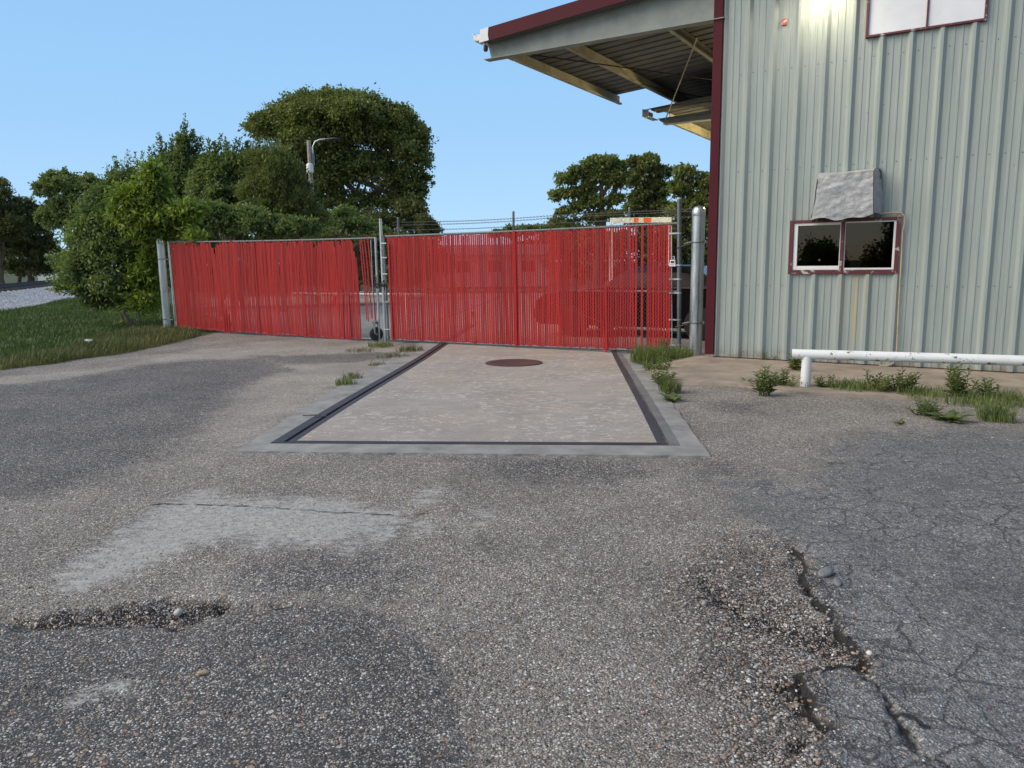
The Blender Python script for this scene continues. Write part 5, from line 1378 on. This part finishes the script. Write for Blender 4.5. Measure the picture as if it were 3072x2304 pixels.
# drier seeding grass at the edge and round the left post
q2 = np.concatenate([in_poly(9000, gp([(180, 768), (270, 757), (350, 740), (430, 722), (400, 706), (330, 704), (250, 722), (160, 745)]), rs, -0.05), in_poly(2500, gp([(0, 793), (90, 781), (180, 768), (160, 755), (0, 775)]), rs, -0.04)])
h = 0.06 + 0.17 * rs.rand(len(q2)) ** 1.5
V2 = blades(len(q2), q2[:, 0], q2[:, 1], gz(q2[:, 0], q2[:, 1]) - 0.01, h, 0.006 + 0.006 * rs.rand(len(q2)), rs, 0.35)
tag(link('grass', quads_mesh('grass', V2), M['drygrass'], None), 'dry seeding grass along the verge and round the left gate post', 'grass', kind='stuff')

def weed(px, py, label, kind='leafy', h=0.3, spread=0.15, n=10, seed=0, m=None, name='weed', cat='weed'):
    rs = np.random.RandomState(seed + 100)
    h *= 1.08; spread *= 0.98
    p = g(px, py); b0 = np.array([p[0], p[1], float(gz(p[0], p[1])) + (0.01 if py < 860 and px > 1440 else 0)])
    V = []; st = MB()
    if kind == 'tuft':
        a = rs.rand(n) * 2 * PI; r = spread * rs.rand(n) ** 0.7
        V.append(blades(n, r * np.cos(a), r * np.sin(a), np.zeros(n), h * (0.4 + 0.7 * rs.rand(n)), 0.005 + 0.006 * rs.rand(n), rs, 0.7))
    elif kind == 'rosette':
        for k in range(n):
            a = rs.rand() * 2 * PI; L = spread * (0.6 + 0.6 * rs.rand()); up = 0.15 + 0.9 * rs.rand()
            d0 = np.array([math.cos(a), math.sin(a), 0]); s = np.array([-math.sin(a), math.cos(a), 0]); w = L * 0.16
            pr = [d0 * L * t + np.array([0, 0, L * up * t * (1 - 0.55 * t)]) for t in (0, 0.33, 0.66, 1)]
            ww = [w * 0.3, w, w * 0.85, w * 0.05]
            for j in range(3): V.append(np.array([pr[j] - s * ww[j], pr[j] + s * ww[j], pr[j + 1] + s * ww[j + 1], pr[j + 1] - s * ww[j + 1]]))
    else:
        for k in range(n):
            a = rs.rand() * 2 * PI; r = spread * rs.rand() ** 0.6; hh = h * (0.5 + 0.5 * rs.rand()) * (1.1 - 0.5 * r / spread)
            base = np.array([r * 0.5 * math.cos(a), r * 0.5 * math.sin(a), 0]); tip = base + np.array([r * 0.8 * math.cos(a), r * 0.8 * math.sin(a), hh])
            st.tube([base, (base + tip) / 2 + rs.normal(size=3) * 0.01, tip], [0.005, 0.004, 0.002], 5)
            nl = int(8 + hh * 34)
            for j in range(nl):
                t = 0.12 + 0.88 * j / nl
                q = base + (tip - base) * t
                az = j * 2.4 + rs.rand(); L = (0.105 - 0.05 * t) * (0.8 + 0.5 * rs.rand()) * (h / 0.3) ** 0.4
                d = np.array([math.cos(az), math.sin(az), 0.45 + 0.5 * t]); d /= np.linalg.norm(d); s = np.array([-math.sin(az), math.cos(az), 0]); w = L * 0.17
                V.append(np.array([q, q + d * L * 0.45 + s * w, q + d * L - np.array([0, 0, L * 0.25]), q + d * L * 0.45 - s * w]))
    me = quads_mesh(name, np.concatenate(V))
    mt = m or M['weed']
    if st.v:
        o = thing(name, label, cat, b0, 0, 'weeds along the wall and the drive')
        link('leaves', me, mt, o); st.build('stem', mt, o, True, 0)
    else:
        o = link(name, me, mt, None, loc=b0)
        tag(o, label, cat, 'weeds along the wall and the drive')
    return o
DG = M['drygrass']
weed(1405, 778, 'big grass tuft under the right end of the red gate', 'tuft', 0.26, 0.32, 900, 1, None, 'grass_tuft', 'grass')
weed(1455, 772, 'grass tuft at the foot of the shiny right gate post', 'tuft', 0.17, 0.30, 600, 2, None, 'grass_tuft', 'grass')
weed(1432, 770, 'tall thin weed stalks rising through the tuft under the gate', 'leafy', 0.50, 0.10, 4, 3, DG)
weed(1418, 800, 'leafy weed behind the row on the right of the platform', 'leafy', 0.24, 0.22, 18, 4)
weed(1428, 826, 'middle leafy weed of the row on the right of the platform', 'leafy', 0.22, 0.17, 16, 5)
weed(1448, 846, 'grassy weed between the leafy row and the front rosette', 'tuft', 0.16, 0.13, 240, 6)
weed(1453, 866, 'flat rosette at the front of the row right of the platform', 'rosette', 0.12, 0.17, 26, 7)
weed(1604, 776, 'small weed against the wall nearest the maroon corner', 'leafy', 0.15, 0.10, 8, 8)
weed(1662, 780, 'low wide weed against the wall between corner and barrier', 'leafy', 0.17, 0.20, 14, 9)
weed(1650, 856, 'upright leafy weed standing on the gravel left of the barrier post', 'leafy', 0.36, 0.13, 12, 10)
weed(1612, 828, 'tiny weed on the apron edge left of the upright weed', 'rosette', 0.1, 0.10, 16, 11)
weed(1692, 836, 'spreading weed between the upright weed and the barrier post', 'leafy', 0.22, 0.22, 14, 12)
weed(1722, 805, 'weed behind the barrier post against the wall', 'leafy', 0.30, 0.14, 10, 13)
weed(1786, 842, 'thin weed just right of the barrier post', 'leafy', 0.20, 0.13, 8, 14)
weed(1842, 844, 'low grassy weed on the apron edge under the barrier', 'tuft', 0.13, 0.28, 420, 15)
weed(1895, 848, 'bushy weed on the apron edge under the cable', 'leafy', 0.27, 0.20, 14, 16)
weed(1945, 850, 'tall leafy pair of stems right of the cable end', 'leafy', 0.34, 0.16, 12, 17)
weed(1990, 858, 'low weed left of the tallest weed', 'tuft', 0.12, 0.26, 380, 18)
weed(2072, 862, 'tallest dark weed with long leaves under the white barrier', 'leafy', 0.46, 0.20, 11, 19)
weed(2130, 862, 'slim tall weed right of the tallest weed', 'leafy', 0.33, 0.11, 6, 20)
weed(2110, 872, 'low grassy mat in front of the slim tall weed', 'tuft', 0.12, 0.34, 480, 21)
weed(2190, 872, 'grassy mat at the right edge under the barrier', 'tuft', 0.14, 0.26, 360, 22)
weed(2000, 898, 'leafy weed on the gravel left of the broad leaved dock', 'leafy', 0.20, 0.15, 12, 23)
weed(2050, 910, 'broad leaved dock plant on the gravel at the right', 'rosette', 0.2, 0.21, 30, 24)
weed(2152, 908, 'bright grass tuft right of the broad leaved dock', 'tuft', 0.16, 0.16, 260, 25)
weed(1946, 916, 'tiny weed alone on the gravel left of the dock', 'rosette', 0.08, 0.08, 12, 26)
weed(885, 752, 'thin grass tuft by the platform edge at the gate', 'tuft', 0.12, 0.25, 260, 27, DG, 'grass_tuft', 'grass')
weed(822, 742, 'grass tuft under the gate wheel', 'tuft', 0.12, 0.25, 260, 28, None, 'grass_tuft', 'grass')
weed(850, 765, 'dry grass tuft left of the platform near the gate', 'tuft', 0.08, 0.30, 170, 29, DG, 'grass_tuft', 'grass')
weed(775, 752, 'sparse dry grass tuft in front of the left gate leaf', 'tuft', 0.08, 0.28, 120, 30, DG, 'grass_tuft', 'grass')
weed(748, 828, 'green tuft beside the left border of the platform', 'tuft', 0.10, 0.14, 170, 31, None, 'grass_tuft', 'grass')
weed(762, 814, 'brown tuft just behind the green tuft left of the platform', 'tuft', 0.11, 0.13, 110, 32, DG, 'grass_tuft', 'grass')
weed(815, 782, 'small tuft halfway along the left platform border', 'tuft', 0.06, 0.14, 80, 33, DG, 'grass_tuft', 'grass')

p = g(193, 742)
lt = MB(); rs = np.random.RandomState(8)
lt.v = [tuple(v * np.array([0.10, 0.07, 0.06]) * (0.7 + 0.6 * rs.rand())) for v in IV]; lt.f = [tuple(f) for f in IF]
tag(lt.build('plastic_litter', M['litter'], None, loc=(p[0], p[1], 0.05)), 'crumpled clear plastic litter lying in the grass edge', 'litter')
tw = MB().tube([(0, 0, 0.01), (0.12, -0.01, 0.016), (0.24, -0.04, 0.01)], 0.006, 6)
p = g(655, 905); tag(tw.build('twig', M['bark'], None, True, loc=(p[0], p[1], 0.024)), 'thin dark twig lying across the left steel edge', 'twig')

# ------------------------------------------------------------------ railway
rd = np.array([-0.345, 0.94, 0]); rd /= np.linalg.norm(rd); rn = np.array([rd[1], -rd[0], 0])
r0 = np.array([-22.4, 33.8, 0])
b = MB()
rows = []
for s_ in np.linspace(-60, 160, 111):
    row = []
    for d_, z in ((1.75, -0.08), (1.3, 0.08), (0.65, 0.46), (0.35, 0.55), (-2.6, 0.56), (-5.5, -0.05)):
        q = r0 + rd * s_ + rn * (d_ + rnd.uniform(-0.06, 0.06)); row.append((q[0], q[1], z + rnd.uniform(-0.02, 0.02)))
    rows.append(row)
b.grid(rows); tag(b.build('railway_embankment', M['ballast'], None, True, 0), kind='structure')
rt = thing('railway_track', 'dark rails on a pale ballast bank at the left edge', 'railway track', r0)
for d_ in (0.0, -1.435):
    b = MB(); a = rn * d_; poly = [(-0.07, 0.56), (0.07, 0.56), (0.03, 0.62), (0.035, 0.72), (-0.035, 0.72), (-0.03, 0.62)]
    b.prism([a - rd * 60 + rn * p_ + np.array([0, 0, z]) for p_, z in poly], rd * 220); b.build('rail', M['rail'], rt)
for k in range(60):
    a = rd * (-10 + k * 0.9) - rn * 0.72
    b = MB(); b.prism([a + rn * x + rd * y + np.array([0, 0, 0.53]) for x, y in ((-1.25, -0.11), (1.25, -0.11), (1.25, 0.11), (-1.25, 0.11))], (0, 0, 0.07)); b.build('sleeper', M['bark'], rt)

# ------------------------------------------------------------------ beyond the gates
# barbed wire fence
fY = 30.0
bf = thing('barbed_wire_fence', 'three strand barbed wire fence with round capped post behind the gates', 'fence', (0, fY, 0))
pA = at(940, 480, fY); pB = at(1205, 470, fY)
for z_off, ya, yb in ((0, 478, 465), (0, 484, 470), (0, 495, 482)):
    A_ = at(905, ya + 1.5, fY + 1.0); B_ = at(1205, yb, fY - 1.0); C2 = at(1500, yb - 14, fY - 3.5)
    pts = [A_ + (B_ - A_) * t - np.array([0, 0, 0.05 * math.sin(PI * t * 1.0)]) for t in np.linspace(-0.2, 1, 14)] + [B_ + (C2 - B_) * t for t in np.linspace(0.1, 1, 10)]
    b = MB(); b.tube([q - np.array([0, fY, 0]) for q in pts], 0.008, 5)
    for k in range(len(pts) - 1):
        for t in (0.0, 0.25, 0.5, 0.75):
            q = pts[k] + (pts[k + 1] - pts[k]) * t - np.array([0, fY, 0]); b.tube([q + np.array([-0.035, 0, 0.03]), q + np.array([0.035, 0, -0.03])], 0.009, 4)
    b.build('barbed_wire', M['wire'], bf, True)
for px, ptop, dy in ((1109, 457, 0), (860, 470, 1.3), (1360, 448, -2.2)):
    t = at(px, ptop, fY + dy) - np.array([0, fY, 0]); b = MB().tube([(t[0], t[1], -0.1), (t[0], t[1], t[2] - 0.04)], 0.045, 12); b.lathe([(0.05, t[2] - 0.06), (0.05, t[2] - 0.02), (0.03, t[2] + 0.01), (0.01, t[2] + 0.02)], 12, (t[0], t[1], 0)); b.build('post', M['galv2'], bf, True)
# white header frame with reflective tape
hY = 22.0
hA = at(1318, 474, hY); hB = at(1450, 474, hY)
hf = thing('steel_frame', 'white steel frame with orange reflective tape rising behind the red gate', 'frame', (hA[0], hA[1], 0))
Lh = hB[0] - hA[0]; zt = hA[2] + 0.04
hb_ = MB().box(0, Lh, -0.05, 0.05, zt - 0.145, zt).build('header', M['white'], hf, False, bevel=0.006)
for a, c in ((0.38, 0.46), (0.54, 0.665)): MB().box(Lh * a, Lh * c, -0.054, -0.0505, zt - 0.135, zt - 0.01).build('reflective_tape', M['orange'], hb_)
for x in (0.0, Lh - 0.07): MB().box(x, x + 0.07, -0.045, 0.045, -0.05, zt - 0.147).build('upright', M['white'], hf)
MB().box(0.07, Lh - 0.07, -0.03, 0.03, 0.9, 1.0).build('crossbar', M['white'], hf)
# street lamp
lY = 31.0
q = at(668, 303, lY)
sl = thing('street_lamp', 'weathered wooden street lamp pole with dark cobra head among the trees', 'street lamp', (q[0], q[1], 0))
MB().tube([(0, 0, -0.2), (0.0, 0, q[2] * 0.6), (-0.02, 0, q[2])], [0.13, 0.10, 0.08], 14).build('pole', M['pole'], sl, True)
k_ = S / FPX * lY
ax = [(6, 330), (6, 318), (12, 306), (22, 302), (38, 301)]
MB().tube([(dx * k_, 0, q[2] + (303 - yy) * k_) for dx, yy in ax], 0.034, 8).build('arm', M['galv'], sl, True)
hd = MB().lathe([(0.02, 0.0), (0.06, 0.03), (0.10, 0.16), (0.12, 0.34), (0.10, 0.5), (0.04, 0.6), (0.01, 0.62)], 14, (0, 0, 0), 'x')
hd.v = [(v[0] + 32 * k_, v[1], v[2] * 0.55 + q[2] + 1.5 * k_) for v in hd.v]
hd.build('lamp_head', M['dark'], sl, True)
MB().box(0.09, 0.16, -0.06, 0.06, q[2] - 0.95, q[2] - 0.5).build('junction_box', M['galv2'], sl)
MB().lathe([(0.12, 0), (0.135, 0.02), (0.135, 0.30), (0.10, 0.35), (0.04, 0.37)], 16, (0.02, -0.20, q[2] - 67 * k_)).build('transformer', M['lockwhite'], sl, True)
# far houses
def house(label, px0, px1, ytop, yeave, Y, m, rm, zb=0.0, gable=False, windows=3):
    a = at(px0, yeave, Y); c = at(px1, yeave, Y); t = at(px0, ytop, Y)
    o = thing('house', label, 'house', (a[0], Y, 0))
    w = c[0] - a[0]; he = a[2]; ht = t[2]; dp = 7.0
    if gable: MB().prism([(0, 0, 0), (w, 0, 0), (w, 0, he), (w / 2, 0, ht), (0, 0, he)], (0, dp, 0)).build('wall', m, o)
    else: MB().box(0, w, 0, dp, 0, he).build('wall', m, o)
    b = MB()
    if gable:
        for s0, s1 in ((-0.25, w / 2), (w + 0.25, w / 2)):
            b.prism([(s0, -0.3, he - 0.1), (s1, -0.3, ht + 0.02), (s1, -0.3, ht + 0.14), (s0, -0.3, he + 0.02)], (0, dp + 0.6, 0))
    else:
        b.prism([(-0.3, -0.4, he - 0.02), (-0.3, dp / 2, ht), (-0.3, dp + 0.4, he - 0.02)], (w + 0.6, 0, 0))
    b.build('roof', rm, o)
    for k in range(windows):
        x = w * (k + 0.6) / (windows + 0.2)
        f = MB(); f.box(x - 0.5, x + 0.5, -0.05, 0.0, he * 0.42, he * 0.86); fo = f.build('window', M['vinyl'], o)
        MB().box(x - 0.43, x + 0.43, -0.07, -0.052, he * 0.46, he * 0.82).build('pane', M['dark'], fo)
    return o
house('low white house with grey roof glimpsed through the right gate slats', 955, 1185, 527, 552, 48, M['siding'], M['shingle'])
house('white gabled house hidden among the dark trees at far left', 78, 132, 545, 566, 85, M['siding'], M['shingle'], gable=True, windows=2)

# black car beyond the post, seen from behind
car = thing('car', 'black car parked side on behind the shiny post and the right gate leaf', 'car', bpt(-0.15, 3.5, -0.03), brz + rad(90))
W2 = 0.9
prof = [(0.0, 0.42), (-0.02, 0.60), (0.02, 0.92), (0.10, 1.00), (0.55, 1.04), (1.25, 1.40), (1.6, 1.44), (2.4, 1.42), (3.1, 1.02), (4.3, 0.88), (4.55, 0.72), (4.6, 0.40), (4.5, 0.24), (0.1, 0.24)]
b = MB()
# lofted body: sections across the width with tumblehome
secs = []
for s_, inset, zf in ((-1.0, 0.10, 0.0), (-0.97, 0.04, 0.3), (-0.9, 0.0, 0.7), (-0.72, 0, 1.0), (0.72, 0, 1.0), (0.9, 0.0, 0.7), (0.97, 0.04, 0.3), (1.0, 0.10, 0.0)):
    row = []
    for (y, z) in prof:
        zz = z
        if z > 1.0: zz = 1.0 + (z - 1.0) * zf
        yy = y + inset * (1 if y < 2 else -1)
        row.append((s_ * W2, yy, zz))
    row.append(row[0]); secs.append(row)
b.grid(secs)
for row in (secs[0], secs[-1]): b.face(row[:-1])
body = b.build('body', M['carpaint'], car, True, 30)
b = MB(); b.face([(-0.66, 0.62, 1.075), (0.66, 0.62, 1.075), (0.60, 1.20, 1.385), (-0.60, 1.20, 1.385)]); b.build('rear_window', M['glass'], car)
for sx in (-1, 1):
    MB().box(sx * 0.86 - 0.06, sx * 0.86 + 0.06, 0.5, 2.9, 1.0, 1.02).build('belt_trim', M['chrome'], car)
    MB().box(min(sx * 0.88, sx * 0.5), max(sx * 0.88, sx * 0.5), -0.03, 0.10, 0.80, 0.92).build('tail_light', M['taillight'], car, bevel=0.01)
    for y in (0.95, 3.65):
        wv = MB().lathe([(0.22, -0.11), (0.31, -0.10), (0.335, -0.06), (0.335, 0.06), (0.31, 0.10), (0.22, 0.11)], 24, (sx * 0.80, y, 0.335), 'x').build('wheel', M['rubber'], car, True, 40)
        MB().lathe([(0.05, -0.115), (0.215, -0.10), (0.215, 0.10), (0.05, 0.115)], 20, (sx * 0.80, y, 0.335), 'x').build('rim', M['dark'], wv, True, 40)
MB().box(-0.86, 0.86, -0.06, 0.08, 0.38, 0.56).build('bumper', M['carpaint'], car, False, bevel=0.03)
MB().box(-0.26, 0.26, -0.036, -0.022, 0.62, 0.74).build('number_plate', M['lockwhite'], car)

# ------------------------------------------------------------------ light, sky, camera
SUN_EL, SUN_AZ = rad(40), rad(258)      # azimuth clockwise from +Y: behind the viewer's left shoulder
w = bpy.data.worlds.new('World'); scene.world = w; w.use_nodes = True
nt = w.node_tree
sky = nt.nodes.new('ShaderNodeTexSky'); sky.sky_type = 'NISHITA'; sky.sun_disc = False
sky.sun_elevation = SUN_EL; sky.sun_rotation = SUN_AZ
sky.air_density = 1.0; sky.dust_density = 0.4; sky.ozone_density = 1.6
bg = nt.nodes['Background']; bg.inputs['Strength'].default_value = 0.085
# the evening sky away from the sunset is an even clear blue that pales towards the horizon
tcw = nt.nodes.new('ShaderNodeTexCoord'); sp = nt.nodes.new('ShaderNodeSeparateXYZ'); nt.links.new(tcw.outputs['Generated'], sp.inputs[0])
rp = nt.nodes.new('ShaderNodeValToRGB'); el = rp.color_ramp.elements
SK = 6.25
el[0].position = 0.0; el[0].color = (0.49 * SK, 0.74 * SK, 0.97 * SK, 1)
el[1].position = 0.5; el[1].color = (0.225 * SK, 0.475 * SK, 0.82 * SK, 1)
e_ = el.new(0.16); e_.color = (0.345 * SK, 0.605 * SK, 0.92 * SK, 1)
nt.links.new(sp.outputs[2], rp.inputs[0])
dt = nt.nodes.new('ShaderNodeVectorMath'); dt.operation = 'DOT_PRODUCT'; nt.links.new(tcw.outputs['Generated'], dt.inputs[0]); dt.inputs[1].default_value = (0.10, 0.995, 0)
mr = nt.nodes.new('ShaderNodeMapRange'); mr.interpolation_type = 'SMOOTHSTEP'; nt.links.new(dt.outputs['Value'], mr.inputs[0]); mr.inputs[1].default_value = 0.15; mr.inputs[2].default_value = 0.68
mxw = nt.nodes.new('ShaderNodeMix'); mxw.data_type = 'RGBA'
nt.links.new(mr.outputs[0], mxw.inputs[0]); nt.links.new(sky.outputs[0], mxw.inputs[6]); nt.links.new(rp.outputs[0], mxw.inputs[7])
nt.links.new(mxw.outputs[2], bg.inputs[0])
sd = bpy.data.lights.new('sun', 'SUN'); sd.energy = 1.75; sd.angle = rad(52); sd.color = (1.0, 0.86, 0.66)
so = bpy.data.objects.new('sun', sd); COL.objects.link(so)
dirv = Vector((math.sin(SUN_AZ) * math.cos(SUN_EL), math.cos(SUN_AZ) * math.cos(SUN_EL), math.sin(SUN_EL)))
so.rotation_euler = dirv.to_track_quat('Z', 'Y').to_euler(); so.location = (-20, -10, 30)

cam = bpy.data.cameras.new('camera'); co = bpy.data.objects.new('camera', cam); COL.objects.link(co)
cam.sensor_width = 36; cam.lens = 36 * FPX / 3072; cam.clip_start = 0.05; cam.clip_end = 12000
from mathutils import Matrix
mt = Matrix(((R_[0], U_[0], -F_[0], CAM[0]), (R_[1], U_[1], -F_[1], CAM[1]), (R_[2], U_[2], -F_[2], CAM[2]), (0, 0, 0, 1)))
co.matrix_world = mt
scene.camera = co
scene.view_settings.view_transform = 'Standard'; scene.view_settings.look = 'None'
scene.view_settings.exposure = 1.0; scene.view_settings.gamma = 1
scene.cycles.max_bounces = 8; scene.cycles.transparent_max_bounces = 12
